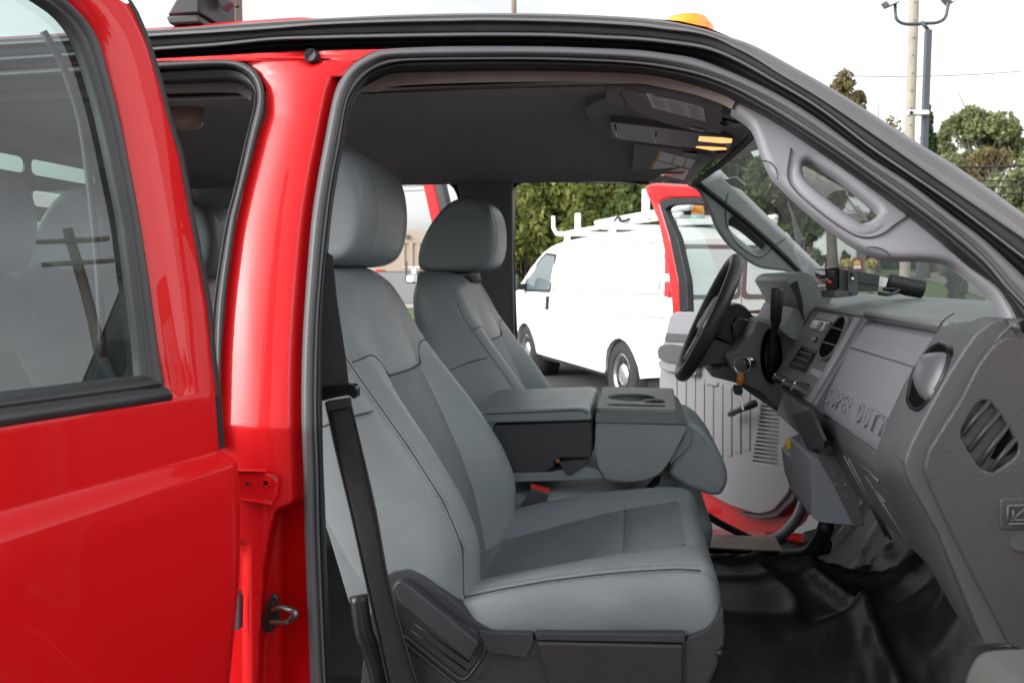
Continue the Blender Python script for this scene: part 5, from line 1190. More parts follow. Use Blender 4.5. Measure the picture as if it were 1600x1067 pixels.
# rear bench: same shapes set back, plus a bench cushion
rs = prism('rear_seat', [(-1.38, 1.12, .84), (-.86, 1.12, .84), (-.84, 1.12, .93), (-.92, 1.12, .96), (-1.34, 1.12, .93)], (0, 1.48, 0), leather, truck, bev=.03)
for dx, dy, sc in ((-.80, -.07, 1), (-.80, .86, 1), (-.80, .40, 1)):
    for ch in (back, hr_):
        if ch is hr_ and sc != 1: continue
        c = ch.copy(); COL.objects.link(c); c.parent = rs; c.matrix_parent_inverse = Matrix(); c.location = (dx, dy, .02 if ch is back else -.01)
# seat belt of the near seat
blt = prism('seat_belt', [PY(*p, 1.075) for p in [(492, 380), (519, 400), (526, 470), (540, 560), (545, 606), (502, 612), (500, 500)]], (0, .0022, 0), webm, truck, bev=0)
P0 = [(509, 628), (524, 700), (548, 800), (570, 900), (592, 1000), (618, 1120)]; P1 = [(547, 624), (565, 700), (588, 800), (606, 900), (632, 1000), (668, 1120)]
A_, B_ = cr([(*p, 0) for p in P0], 24), cr([(*p, 0) for p in P1], 24)
rows = [[PY(a.lerp(c, f).x, a.lerp(c, f).y, lerp(1.07, 1.105, k/23)-.002*math.sin(math.pi*f)) for f in (0, .25, .5, .75, 1)] for k, (a, c) in enumerate(zip(A_, B_))]
b = grid(rows); face_to(b, V((0, -1, 0))); obj('belt_strap', b, webm, blt, solid=.002)
b = bmesh.new()
for f, o_ in ((0, 0), (1, 0)): tubebm([r[0 if f == 0 else -1]-V((0, .0008, 0)) for r in rows], .0012, 5, True, b)
obj('belt_edge', b, mat('belt_edge', (.04, .039, .038), .8), blt)
prism('belt_guide', [PY(*p, 1.066) for p in rnd2([(498, 604), (541, 600), (552, 600), (558, 607), (558, 620), (552, 624), (545, 617), (520, 622), (498, 628)], 4)], (0, .014, 0), gloss, blt, bev=.004)
prism('belt_fold', [PY(*p, 1.064) for p in rnd2([(508, 627), (545, 622), (547, 636), (512, 643)], 2)], (0, .01, 0), webm, blt, bev=.002)
tube('belt_anchor', cr([PY(560, 930, 1.15), PY(568, 985, 1.14), PY(578, 1010, 1.14), PY(590, 1050, 1.14), PY(600, 1110, 1.14)], 20), .014, blk, blt, 10)
tube('anchor_wire', cr([PY(573, 995, 1.13), PY(580, 1020, 1.13), PY(590, 1040, 1.13)], 10), .002, trimg, blt, 6)

# ------------------------------------------------------------------ centre console between the seats
Y0, Y1 = 1.70, 2.05
cons = prism('centre_console', [PY(*p, Y0+.012) for p in rnd2([(770, 664), (918, 658), (926, 664), (926, 710), (921, 716), (874, 716), (866, 723), (868, 729), (850, 740), (812, 746), (770, 748)], 4)], (0, Y1-Y0-.02, 0), mat('console_dark', (.036, .038, .043), .5, 0, 0, .03, ('voronoi', 450, .4, .0008), (7, .6, (.05, .052, .057))), truck, bev=.010)
lid = prism('armrest_lid', [PY(*p, Y0) for p in rnd2([(735, 643), (908, 637), (921, 640), (925, 654), (921, 657), (735, 662)], 4)], (0, Y1-Y0, 0), leather, cons, bev=.010)
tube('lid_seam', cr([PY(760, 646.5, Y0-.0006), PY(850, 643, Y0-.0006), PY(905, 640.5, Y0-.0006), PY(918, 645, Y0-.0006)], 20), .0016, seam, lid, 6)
prism('latch_cover', [PY(*p, Y0) for p in rnd2([(873, 722), (919, 718), (915, 727), (893, 742), (886, 742)], 2)], (0, .03, 0), cons.data.materials[0], cons, bev=.003)
tube('latch_pin', [PY(871, 720, Y0), PY(871, 720, Y0+.03)], .005, brownp, cons, 8)
prism('console_pad', [PY(*p, Y0+.006) for p in rnd2([(770, 741), (860, 738), (905, 728), (936, 734), (945, 748), (900, 750), (850, 752), (770, 754)], 5)], (0, .30, 0), leather, cons, bev=.008)
cupb = prism('cup_console', [PY(*p, Y0) for p in rnd2([(930, 659), (1076, 664), (1065, 688), (1047, 721), (1032, 741), (1012, 750), (985, 754), (948, 750), (933, 731), (929, 700)], 9)], (0, Y1-Y0, 0), leather, truck, bev=.014)
zt_ = 1.1375
prism('cup_tray_side', [PY(*p, Y0-.004) for p in rnd2([(931, 644), (1058, 646), (1077, 663), (930, 660)], 3)], (0, .02, 0), mat('tray_grey', (.125, .145, .148), .5, 0, 0, .03, ('voronoi', 500, .3, .0008)), cupb, bev=.006)
trg = bpy.data.materials['tray_grey']
pz = lambda px, py: tuple(PZ(px, py, zt_)[:2])
def circ(c, rx, ry, n=28): return [(c[0]+rx*math.cos(2*math.pi*k/n), c[1]+ry*math.sin(2*math.pi*k/n)) for k in range(n)]
c1_, c2_ = pz(988, 627), pz(1014, 630)
fr0 = PY(1058, 646, Y0-.004); fl0 = PY(931, 644, Y0-.004); zt_ = max(fr0.z, fl0.z)+.0035
to = rnd2([(fl0.x, Y0-.004), (fr0.x, Y0-.004), (fr0.x+.008, Y1-.01), (fl0.x, Y1)], .012)
cx_ = (fl0.x+fr0.x)/2
h1 = circ((cx_-.010, 1.868), .052, .060); h2 = circ((cx_+.040, 1.815), .022, .030); h3 = rnd2([(cx_-.060, 1.735), (cx_+.060, 1.735), (cx_+.060, 1.765), (cx_-.060, 1.765)], .012)
prism('cup_tray_end', [PY(1058, 646, Y0-.004), PY(1077, 663, Y0-.004), PY(1066, 663, Y0-.004), PY(1050, 646, Y0-.004)], (0, Y1-Y0, 0), trg, cupb, bev=.005)
top = plate('cup_tray', to, [h1, h2, h3], (0, 0, zt_+.004), (1, 0, 0), (0, 1, 0), .012, trg, cupb, bev=.003)
for nm, lp, dp in (('cup_well', h1, .026), ('coin_well', h2, .022), ('pen_slot', h3, .012)):
    b = grid([[V((x, y, zt_+.001)) for x, y in lp], [V((x, y, zt_-dp)) for x, y in lp]], closed_v=True); b.verts.ensure_lookup_table(); n_ = len(lp); b.faces.new([b.verts[n_+i] for i in range(n_)])
    obj(nm, b, trg, cupb, autos=40)
b = bmesh.new()
dashes(b, cr([PY(*p, Y0-.001) for p in [(940, 744), (965, 752), (1000, 751), (1020, 744), (1040, 728), (1060, 693), (1072, 670)]], 40), .008, .0055, .0008)
obj('stitching', b, thread, cupb, kind='stuff')
pad = prism('fold_pad', [PY(*p, 1.735) for p in rnd2([(1066, 660), (1079, 659), (1100, 672), (1122, 701), (1136, 731), (1138, 753), (1128, 774), (1112, 775), (1075, 763), (1044, 742)], 10)], (0, .26, 0), leather, truck, bev=.022)
b = bmesh.new(); dashes(b, cr([PY(*p, 1.7345) for p in [(1082, 672), (1098, 684), (1117, 710), (1130, 735), (1132, 752), (1124, 766)]], 30), .008, .0055, .0008); obj('stitching', b, thread, pad, kind='stuff')
prism('pad_flap', [PY(*p, 1.722) for p in rnd2([(1073, 668), (1081, 684), (1078, 694), (1064, 710), (1046, 727), (1048, 716), (1066, 688)], 4)], (0, .03, 0), leather, pad, bev=.005)
mc = prism('middle_cushion', [(-.33, 1.705, .83), (.16, 1.705, .83), (.17, 1.705, .90), (.10, 1.705, .935), (-.05, 1.705, .957), (-.20, 1.705, .952), (-.33, 1.705, .935)], (0, .33, 0), leather, truck, bev=.02)
clip = prism('belt_clip', [PY(*p, 1.80) for p in rnd2([(936, 768), (940, 758), (952, 757), (960, 768), (958, 782), (938, 782)], 2)], (0, .03, 0), blk, truck, bev=.004)
prism('clip_strap', [PY(*p, 1.82) for p in [(925, 775), (1010, 760), (1022, 746), (1034, 742), (1030, 756), (1000, 774), (930, 786)]], (0, .003, 0), webm, clip, bev=0)
# ------------------------------------------------------------------ dashboard
def pr(pts, y): return [PY(*p, y) for p in pts]
prof_d = [V((.95, 1.2, 1.30)), V((.80, 1.2, 1.345)), V((.66, 1.2, 1.362)), V((.54, 1.2, 1.360)), PY(1500, 503, 1.2), PY(1481, 508, 1.2), PY(1478, 514, 1.2), PY(1484, 522, 1.2), PY(1500, 528, 1.2), PY(1470, 580, 1.2), PY(1430, 660, 1.2), PY(1410, 720, 1.2), V((.43, 1.2, 1.0)), V((.85, 1.2, .95))]
prof_top = prof_d[:9]; 
dashb = prism('dashboard', [V((p.x, 1.06, p.z)) for p in prof_d], (0, 1.62, 0), dasht, truck, bev=.006)
# far portion of the top is wider to the windscreen
face = [(1474, 520), (1466, 524), (1429, 575), (1397, 640), (1383, 676), (1376, 700), (1378, 712), (1400, 716)]
fa3 = pr(face, 1.2)
def glove(name, i0, i1, y0, y1, m, off=0, bev=.004):
    P = fa3[i0:i1+1]; Q = [p+V((.035, 0, .004)) for p in P[::-1]]
    return prism(name, [V((p.x, y0, p.z)) for p in P+Q], (0, y1-y0, 0), m, dashb, bev=bev)
lerp3 = lambda a, c, t: a.lerp(c, t)
crease = PY(1429, 575, 1.2)
fa3 = pr([(1474, 527), (1462, 530), (1430.2, 573.4)], 1.2); glove('glove_upper', 0, 2, 1.18, 1.62, dashl)
fa3 = pr([(1428.8, 575.6), (1397, 640), (1383, 676), (1377, 697), (1379, 712), (1396, 722)], 1.2); gl2 = glove('glove_door', 0, 5, 1.18, 1.66, dashl, bev=.005)
# raised lettering
ta, tb2, tc_ = PY(1428.8, 575.6, 1.2), PY(1397, 640, 1.2), PY(1383, 676, 1.2)
up_ = (tb2-tc_).normalized(); nrm = V((0, -1, 0)).cross(up_)
l0 = onplane((1291, 633), tc_, nrm); l1 = onplane((1381, 679), tc_, nrm); l0.z = (l0.z+l1.z)/2; l0.x = (l0.x+l1.x)/2
def letters(txt):
    out_ = []; xx = 0
    for ch in txt:
        if ch == ' ': xx += .75; continue
        fc = bpy.data.curves.new('letter', 'FONT'); fc.body = ch; fc.size = 1; fc.extrude = .09; fc.offset = .006
        o_ = bpy.data.objects.new('t', fc); COL.objects.link(o_); dg = bpy.context.evaluated_depsgraph_get(); tm = bpy.data.meshes.new_from_object(o_.evaluated_get(dg)); bpy.data.objects.remove(o_)
        x0 = min(v.co.x for v in tm.vertices); x1 = max(v.co.x for v in tm.vertices); tm.transform(Matrix.Translation((xx-x0, 0, 0))); xx += x1-x0+.34; out_.append(tm)
    return out_, xx-.34
lt, wx = letters('SUPER DUTY'); sx = (l0.y-l1.y)/wx
M = Matrix((V((0, -1, 0))*sx, up_*sx*1.05, nrm*sx)).transposed().to_4x4(); M.translation = V((l0.x, l0.y, l0.z))+nrm*.0006
lettm = dashl
for tm in lt: tm.transform(M); obj('letter', tm, lettm, dashb, smooth=False)
# lower dash: knee door with ridges
low = pr([(1390, 716), (1384, 745), (1410, 795), (1440, 852), (1472, 905), (1510, 905), (1500, 720)], 1.2)
lowd = prism('lower_dash', [V((p.x, 1.16, p.z)) for p in low], (0, .50, 0), dash, dashb, bev=.008)
def lowpt(px, py):
    a, c = V((low[1].x, 0, low[1].z)), V((low[4].x, 0, low[4].z)); up2 = (a-c).normalized(); n2 = V((0, -1, 0)).cross(up2); return onplane((px, py), V((low[2].x, 1.2, low[2].z))+n2*.001, n2)
for P in ([(1319, 712), (1385, 838)], [(1326, 716), (1392, 842)], [(1340, 724), (1358, 736), (1373, 752)], [(1362, 760), (1374, 772), (1384, 785)], [(1352, 742), (1420, 850)]):
    tube('ridge', [lowpt(*p) for p in P], .0024, dash, lowd, 6)
pn = prism('lower_side_panel', pr(rnd2([(1268, 716), (1311, 702), (1322, 740), (1345, 822), (1281, 816), (1268, 806)], 4), 1.64), (0, .22, 0), mat('slate_plastic', (.15, .165, .19), .5, 0, 0, .03, ('voronoi', 500, .2, .0007)), dashb, bev=.006)
prism('lower_dark_panel', pr(rnd2([(1276, 712), (1312, 698), (1336, 760), (1352, 822), (1334, 820), (1300, 750)], 4), 1.625), (0, .012, 0), dash, dashb, bev=.003)
for px, py in ((1303, 740), (1306, 757), (1321, 757), (1324, 775)): tube('screw', [PY(px, py, 1.626), PY(px, py, 1.62)], .0022, trimg, dashb, 6)
prism('pedal_cover', pr(rnd2([(1246, 728), (1268, 716), (1272, 806), (1264, 804), (1252, 770)], 4), 1.80), (0, .2, 0), pn.data.materials[0], dashb, bev=.006)
# centre stack
SY0, SY1 = 1.55, 1.985
st_px = [(1352, 497), (1271, 632), (1284, 650), (1400, 640), (1420, 520)]
stack = prism('centre_stack', pr(rnd2(st_px, 4), SY0), (0, SY1-SY0, 0), dash, dashb, bev=.008)
sA, sB = PY(1351, 499, SY0), PY(1271, 632, SY0); su = (sA-sB).normalized(); sn = V((0, -1, 0)).cross(su)
def K3(px, py, off=0): return onplane((px, py), sA+sn*off, sn)
def kpr(name, pts, off, th, m, r=1, bev=.0015, par=None): return prism(name, [K3(*p, off) for p in rnd2(pts, r)], -sn*th, m, par or stack, bev=bev)
edgep = [K3(1345, 502, .004), K3(1268, 632, .004)]
tube('stack_rim', [K3(1346, 500, -.006), K3(1308, 566, -.006), K3(1270, 631, -.006)], .014, dashl, stack, 10)
kpr('tray', [(1279, 488), (1308, 493), (1303, 504), (1273, 497)], .002, .004, trimg)
kpr('switch_bank', [(1271, 499), (1297, 503), (1296, 510), (1289, 520), (1264, 511)], .004, .006, gloss)
kpr('switch', [(1280, 502), (1285, 503), (1278, 514), (1274, 513)], .006, .004, trimg)
kpr('switch', [(1291, 504), (1296, 505), (1289, 518), (1285, 517)], .006, .004, dash)
kpr('button', [(1268.5, 524), (1275, 526), (1271.5, 534), (1265, 531)], .005, .006, blk)
kpr('button', [(1269, 526), (1274, 527), (1271, 532), (1267, 530)], .0065, .003, trimg, .6, .0008)
el = [(1323, 494), (1327, 502), (1324, 515), (1314, 540), (1302, 557), (1290, 564), (1282, 560), (1282, 548), (1290, 530), (1300, 514), (1310, 502), (1317, 495)]
e3 = [K3(p.x, p.y, .001) for p in cr([(*p, 0) for p in el+[el[0]]], 41)[:-1]]
ec = sum(e3, V())/len(e3)
def shrink(k, off): return [ec.lerp(p, k)+sn*off for p in e3]
vh = loft('round_vent', [shrink(1.0, 0), shrink(1.0, .007), shrink(.94, .0075), shrink(.9, .004)], dash, stack, cap=False)
b = bmesh.new(); b.faces.new([b.verts.new(p) for p in shrink(.95, .0045)]); obj('vent_shade', b, shade_blk, vh, smooth=False)  # flat face, shade of the vent's depth put into its colour
for f in (.3, .62): 
    A_, B_ = e3[int(40*f*.5)], e3[39-int(40*f*.5)]; tube('vent_vane', [A_.lerp(B_, .12)+sn*.006, A_.lerp(B_, .5)+sn*.008, A_.lerp(B_, .88)+sn*.006], .0018, dash, vh, 6)
kpr('radio', [(1254, 538), (1275, 546), (1256, 581), (1231, 573)], .004, .006, gloss)
kpr('radio_trim', [(1255, 539), (1274, 545), (1271, 551), (1252, 544)], .006, .004, mat('smoked_display', (.06, .065, .07), .15))
for k in range(3): kpr('radio_row', [(1250-k*6, 548+k*9), (1268-k*6, 554+k*9), (1267-k*6, 555.4+k*9), (1249.4-k*6, 549.4+k*9)], .0058, .003, dash, .3, .0006)
kpr('hazard_switch', [(1268, 574), (1284, 580), (1279, 591), (1265, 583)], .005, .006, trimg)
for px, py, rr_ in ((1225, 596, .011), (1240, 606, .012), (1257, 612, .016)):
    c = K3(px, py, 0); kn = tube('knob', [c, c+sn*.006, c+sn*.02, c+sn*.024], [rr_*1.15, rr_, rr_*.85, rr_*.7], blk, stack, 18, autos=40)
    tube('knob_mark', [c+sn*.0245+su*rr_*.6, c+sn*.0245], .0012, chrome, kn, 6)
bp2 = prism('lower_pocket', pr(rnd2([(1262, 640), (1292, 634), (1318, 690), (1322, 700), (1290, 712), (1280, 705)], 3), SY0+.06), (0, .30, 0), dash, stack, bev=.006)
kA = PY(1262, 640, SY0+.06); kB = PY(1285, 706, SY0+.06); ku = (kA-kB).normalized(); kn_ = V((0, -1, 0)).cross(ku)
prism('pocket_face', [onplane(p, kA+kn_*.013, kn_) for p in rnd2([(1236, 647), (1265, 640), (1288, 690), (1288, 700), (1262, 703)], 2)], -kn_*.006, rubk, stack, bev=.002)
yt = prism('yellow_tab', pr(rnd2([(1229, 693), (1240, 684), (1244, 690), (1246, 710), (1236, 714), (1231, 704)], 2), 1.95), (0, .03, 0), yel, truck, bev=.003)
prism('tab_clip', pr(rnd2([(1238, 712), (1250, 706), (1254, 718), (1242, 724)], 2), 1.94), (0, .03, 0), trimg, yt, bev=.003)
# rounded near end of the dash with the ball vent
eA = [(1500, 505), (1480, 509), (1466, 521), (1429, 575), (1397, 640), (1378, 690), (1374, 708), (1379, 742), (1405, 791), (1469, 907), (1525, 1001)]
eB = [(1571, 497), (1549, 502), (1525, 521), (1506, 547), (1482, 584), (1455, 632), (1423, 693), (1413, 722), (1420, 749), (1469, 836), (1540, 1008)]
NA = 60
cA = cr([(*p, 0) for p in eA], NA); cB = cr([(*p, 0) for p in eB], NA)
rows = []
for f, y, o in ((0, 1.215, .02), (0, 1.205, 0), (.08, 1.19, -.006), (.35, 1.14, -.010), (.7, 1.085, -.008), (.93, 1.052, -.002), (1, 1.042, .006), (1, 1.035, .03)):
    rows.append([PY(a.lerp(c, f).x, a.lerp(c, f).y, y)+V((o, 0, 0)) for a, c in zip(cA, cB)])
b = grid(rows); face_to(b, V((-1, -.4, .3))); ecol = obj('dash_end', b, dash, dashb)
vc = PY(1455, 588, 1.135); t1 = (PY(1475, 545, 1.13)-PY(1430, 632, 1.13)).normalized(); t2 = V((.10, -1, .02)); t2 = (t2-t1*t2.dot(t1)).normalized(); vn = t2.cross(t1)
if vn.x > 0: vn = -vn
vc = vc+vn*.026
v_el = [(1472, 535), (1481, 540), (1485, 549), (1483, 568), (1473, 595), (1455, 625), (1440, 640), (1428, 641), (1419, 630), (1421, 612), (1430, 580), (1446, 556), (1458, 542)]
e3 = [onplane((p.x, p.y), vc, vn) for p in cr([(*p, 0) for p in v_el+[v_el[0]]], 49)[:-1]]; ec = sum(e3, V())/48
def shr(k, off): return [ec.lerp(p, k)+vn*off for p in e3]
bv = loft('ball_vent', [shr(1.02, -.01), shr(1.02, .002), shr(.97, .004), shr(.92, .002), shr(.9, -.006)], gloss, dashb, cap=False)
b = bmesh.new(); b.faces.new([b.verts.new(p) for p in shr(.94, .0005)]); obj('vent_shade', b, shade_blk, bv, smooth=False)
dm = [(1443, 556), (1458, 551), (1482, 552), (1483, 568), (1472, 596), (1455, 626), (1441, 622), (1432, 604), (1431, 585)]
d3 = [onplane((p.x, p.y), vc, vn) for p in cr([(*p, 0) for p in dm+[dm[0]]], 41)[:-1]]; dc = sum(d3, V())/40
loft('vent_ball', [[dc.lerp(p, k)+vn*o for p in d3] for k, o in ((1.0, .001), (.97, .003), (.85, .007), (.6, .011), (.3, .013), (.05, .0135))], mat('ball_plastic', (.085, .083, .095), .3), bv)
# end cap: bezel and grained panel with a barred opening
CYp = 1.036
bez = prism('end_bezel', pr(rnd2([(1571, 496), (1549, 502), (1525, 521), (1506, 547), (1482, 584), (1455, 632), (1423, 693), (1413, 722), (1420, 749), (1469, 836), (1540, 1008), (1585, 1008), (1600, 700), (1600, 560), (1590, 520)], 5), CYp), (0, .05, 0), dash, dashb, bev=.008)
px_in = [(1590, 526), (1569, 527), (1551, 541), (1528, 572), (1502, 624), (1472, 671), (1450, 706), (1444, 735), (1469, 794), (1525, 907), (1579, 1010), (1680, 1040), (1700, 560)]
op = [(1537, 626), (1525, 634), (1510, 658), (1503, 675), (1506, 690), (1530, 728), (1542, 736), (1556, 735), (1580, 720), (1591, 706), (1588, 690), (1568, 655), (1548, 630)]
fcap = frame_px((0, CYp-.008, 0), (1, 0, 0), (0, 0, 1))
capp = plate('end_panel', [fcap(p) for p in rnd2(px_in, 8)], [[fcap((p.x, p.y)) for p in cr([(*p, 0) for p in op+[op[0]]], 41)[:-1]]], (0, CYp-.008, 0), (1, 0, 0), (0, 0, 1), .014, capm, dashb, bev=.003)
prism('vent_back', pr([(1495, 620), (1600, 620), (1600, 745), (1495, 745)], CYp+.004), (0, .006, 0), mat('dusty_duct', (.03, .028, .024), .9, 0, 0, .03, None, (26, .8, (.11, .095, .07))), capp, bev=0)
tube('duct_hole_shade', [PY(1552, 682, CYp+.003), PY(1552, 682, CYp+.006)], .026, shade_blk, capp, 20)  # black disc standing for a shaded opening
for a, c in (((1503, 680), (1546, 626)), ((1514, 704), (1562, 643)), ((1529, 726), (1576, 662)), ((1547, 736), (1588, 683))):
    tube('vent_bar', [PY(*a, CYp-.005), PY(*c, CYp-.005)], .0034, mat('bar_plastic', (.022, .02, .026), .45), capp, 8)
prism('airbag_emblem', pr(rnd2([(1563, 784), (1566, 779), (1640, 778), (1640, 827), (1566, 827), (1563, 823)], 2), CYp-.0105), (0, .006, 0), capm, capp, bev=.0015)
for P in ([(1575, 790), (1640, 788)], [(1575, 790), (1574, 818)], [(1574, 818), (1640, 818)], [(1580, 814), (1606, 790)], [(1583, 796), (1583, 812)], [(1583, 812), (1612, 812)]):
    tube('emblem_line', [PY(*p, CYp-.0165) for p in P], .0014, dash, capp, 6)
tube('fastener', [PY(1594, 845, CYp-.012), PY(1594, 845, CYp-.006)], .012, rubk, capp, 18, autos=40)
# dash top lip above the glovebox, small speaker seam
tube('dash_lip', [V((PY(1481, 509, 1.2).x, y, PY(1481, 509, 1.2).z)) for y in (1.19, 1.4, 1.6)], .006, dasht, dashb, 8)
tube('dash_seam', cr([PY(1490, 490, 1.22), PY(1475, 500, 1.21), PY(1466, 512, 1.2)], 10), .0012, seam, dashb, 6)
# instrument hood and cluster
prism('cluster_hood', pr(rnd2([(1228, 438), (1236, 428), (1248, 424), (1264, 427), (1302, 462), (1292, 482), (1272, 481), (1258, 505), (1250, 480), (1238, 455)], 4), 2.03), (0, .52, 0), dasht, dashb, bev=.010)
prism('hood_recess', pr(rnd2([(1236, 444), (1246, 438), (1254, 470), (1256, 500), (1250, 484)], 2), 2.022), (0, .01, 0), blk, dashb, bev=.002)
prism('cluster_lens', pr(rnd2([(1241, 480), (1251, 484), (1258, 503), (1248, 533), (1237, 530), (1222, 518)], 2), 2.035), (0, .46, 0), trimg, dashb, bev=.004)
prism('driver_panel', pr(rnd2([(1185, 500), (1222, 516), (1240, 532), (1226, 600), (1216, 640), (1190, 612), (1160, 600), (1145, 580), (1137, 560), (1156, 540), (1180, 520)], 5), 2.08), (0, .45, 0), doord, dashb, bev=.012)
prism('driver_panel_upper', pr(rnd2([(1180, 498), (1200, 500), (1226, 515), (1216, 530), (1186, 560), (1160, 545)], 4), 2.1), (0, .45, 0), doorg, dashb, bev=.010)
gb = loft('lever_boot', [[PY(cx+rx*math.cos(a), cy+ry*math.sin(a), 2.07) for a in [2*math.pi*k/24 for k in range(24)]] for cx, cy, rx, ry in ((1205, 556, 17, 44), (1205, 556, 15, 41), (1205, 557, 12, 37))], blk, dashb)
prism('boot_well', [PY(1206+11*math.cos(a), 558+34*math.sin(a), 2.062) for a in [2*math.pi*k/24 for k in range(24)]], (0, .006, 0), gloss, dashb, bev=0)
tube('gear_lever', [PY(1206, 585, 2.05), PY(1208, 550, 2.035), PY(1210, 520, 2.02), PY(1211.5, 508, 2.01), PY(1212, 502, 2.005), PY(1213.5, 475, 2.0), PY(1215, 453, 2.0), PY(1215, 450, 2.0)], [.006, .0065, .007, .009, .0125, .0145, .0155, .0145], blk, dashb, 14)
# steering wheel
swc = PY(1107, 497, 2.29); swu = V((.407, 0, .913)).normalized(); swy = V((0, 1, 0)); swa = V((-.913, 0, .407))
def swp(r, a, d=0): return swc+swu*(r*math.cos(a))+swy*(r*math.sin(a))+swa*d
N = 72; b = bmesh.new(); rg = []
for k in range(N):
    a = 2*math.pi*k/N; ring = []
    for j in range(14):
        t = 2*math.pi*j/14; rr_ = .0165+(.0016*math.sin(9*a*4) if (math.cos(t) < -.2 and 0.35 < (a % math.pi)/math.pi < .9) else 0)
        ring.append(swp(.171+rr_*math.cos(t), a, rr_*1.1*math.sin(t)))
    rg.append(ring)
b = grid(rg, closed_u=True, closed_v=True); bmesh.ops.recalc_face_normals(b, faces=b.faces)
swm = mat('wheel_leather', (.028, .029, .031), .42, 0, 0, .03, ('voronoi', 500, .3, .0008), (9, .5, (.04, .04, .042)))
wheel_ = obj('steering_wheel', b, swm, truck)
loft('wheel_hub', [[swp(r*(1 if abs(math.cos(a)) < .7 else .85), a, d) for a in [2*math.pi*k/24 for k in range(24)]] for r, d in ((.055, -.05), (.075, -.03), (.08, -.005), (.07, .008), (.03, .014))], dash, wheel_)
for a in (1.75, -1.75, 2.6, -2.6): 
    tube('spoke', [swp(.06, a, -.02), swp(.12, a, -.014), swp(.168, a, -.002)], [.022, .017, .013], swm, wheel_, 10)
    prism('spoke_face', [swp(r, a+da, -.004+r*.02) for r, da in ((.07, -.22), (.15, -.10), (.15, .10), (.07, .22))], swa*.008, doorg, wheel_, bev=.002)
prism('wheel_switch', [swp(r, -1.75+da, .006) for r, da in ((.085, -.12), (.14, -.08), (.14, .08), (.085, .12))], swa*.006, blk, wheel_, bev=.002)
prism('column_cover', pr(rnd2([(1131, 492), (1140, 477), (1156, 474), (1166, 480), (1180, 498), (1178, 508), (1161, 538), (1148, 541), (1110, 524)], 4), 2.2), (0, .18, 0), blk, wheel_, bev=.012)
prism('column_box', pr(rnd2([(1150, 494), (1178, 500), (1176, 512), (1160, 537), (1146, 536), (1142, 510)], 4), 2.185), (0, .04, 0), gloss, wheel_, bev=.006)
prism('column_shroud', pr(rnd2([(1110, 527), (1150, 541), (1154, 548), (1136, 568), (1105, 571), (1088, 576), (1090, 556)], 4), 2.21), (0, .16, 0), dash, wheel_, bev=.010)
prism('knee_bolster', pr(rnd2([(1120, 578), (1137, 572), (1180, 590), (1215, 620), (1216, 644), (1180, 620), (1150, 598), (1110, 588)], 4), 2.14), (0, .3, 0), dash, dashb, bev=.010)
tube('ignition_lock', [PY(1172, 566, 2.08), PY(1170, 567, 2.055)], .0135, chrome, wheel_, 18)
tube('lock_core', [PY(1170, 567, 2.056), PY(1170, 567, 2.053)], .009, blk, wheel_, 14)
# pedal and floor bits below the wheel
prism('brake_pedal', pr(rnd2([(1260, 846), (1290, 838), (1302, 850), (1298, 866), (1276, 870), (1262, 862)], 3), 2.05), (0, .05, .01), rubk, truck, bev=.006)
tube('pedal_arm', [PY(1296, 820, 2.15), PY(1270, 858, 2.08)], .008, rubk, truck, 8)
tube('floor_bracket', cr([PY(1292, 818, 1.9), PY(1282, 842, 1.95), PY(1262, 865, 2.0), PY(1225, 870, 2.05)], 12), .018, rubk, truck, 8)
# visors, overhead console with the lit map lamp
def zq(pts, z): return [PZ(*p, z) for p in pts]
hl = headl
vs_px = crop(900, 110, 5, [(350, 170), (420, 165), (640, 195), (900, 240), (1100, 285), (1135, 300), (1145, 470), (1130, 495), (1000, 485), (870, 462), (650, 402), (490, 335), (415, 280), (375, 215)])
v1 = prism('sun_visor', zq(rnd2(vs_px, 4), 1.680), (0, 0, .018), headm, hl, bev=.006)
tube('visor_roll', cr(zq(crop(900, 110, 5, [(250, 125), (420, 140), (640, 155), (850, 195), (1120, 285)]), 1.688), 24), [.006+.005*math.sin(math.pi*k/23) for k in range(24)], trimg, v1, 10)
prism('visor_label', zq(crop(900, 110, 5, [(545, 180), (995, 295), (1012, 402), (600, 295)]), 1.6785), (0, 0, .001), labelw, v1, bev=0)
b = bmesh.new()
for k in range(9):
    for c0, c1 in ((.05, .30), (.35, .66), (.72, .96)):
        f = .1+.8*k/8; A, B, C_, D_ = [V((*p, 0)) for p in crop(900, 110, 5, [(545, 180), (995, 295), (600, 295), (1012, 402)])]
        l, r_ = A.lerp(C_, f), B.lerp(D_, f); p, q = l.lerp(r_, c0), l.lerp(r_, c1-(.08 if k % 3 == 1 else 0)); P = [PZ(p.x, p.y, 1.678), PZ(q.x, q.y, 1.678), PZ(q.x, q.y+.7, 1.678), PZ(p.x, p.y+.7, 1.678)]
        b.faces.new([b.verts.new(x) for x in P])
obj('label_text', b, inkm, v1, kind='stuff')
prism('visor_clip', zq(crop(900, 110, 5, [(885, 440), (1010, 470), (1005, 490), (890, 465)]), 1.678), (0, 0, .01), blk, v1, bev=.002)
prism('visor_mount', zq(crop(900, 110, 5, [(225, 165), (360, 165), (410, 285), (300, 275), (235, 240)]), 1.692), (0, 0, .02), headm, hl, bev=.005)
tube('visor_pivot', cr([PZ(1130, 190, 1.68), PZ(1145, 194, 1.685), PZ(1155, 192, 1.70)], 8), .007, blk, hl, 8)
pod = crop(900, 110, 5, [(60, 300), (220, 220), (420, 260), (900, 430), (1180, 470), (1250, 560), (1180, 650), (930, 610), (440, 575), (230, 520), (130, 440)])
zp = 1.714
prism('console_pod', zq(rnd2(pod, 8), zp+.014), (0, 0, .03), headm, hl, bev=.010)
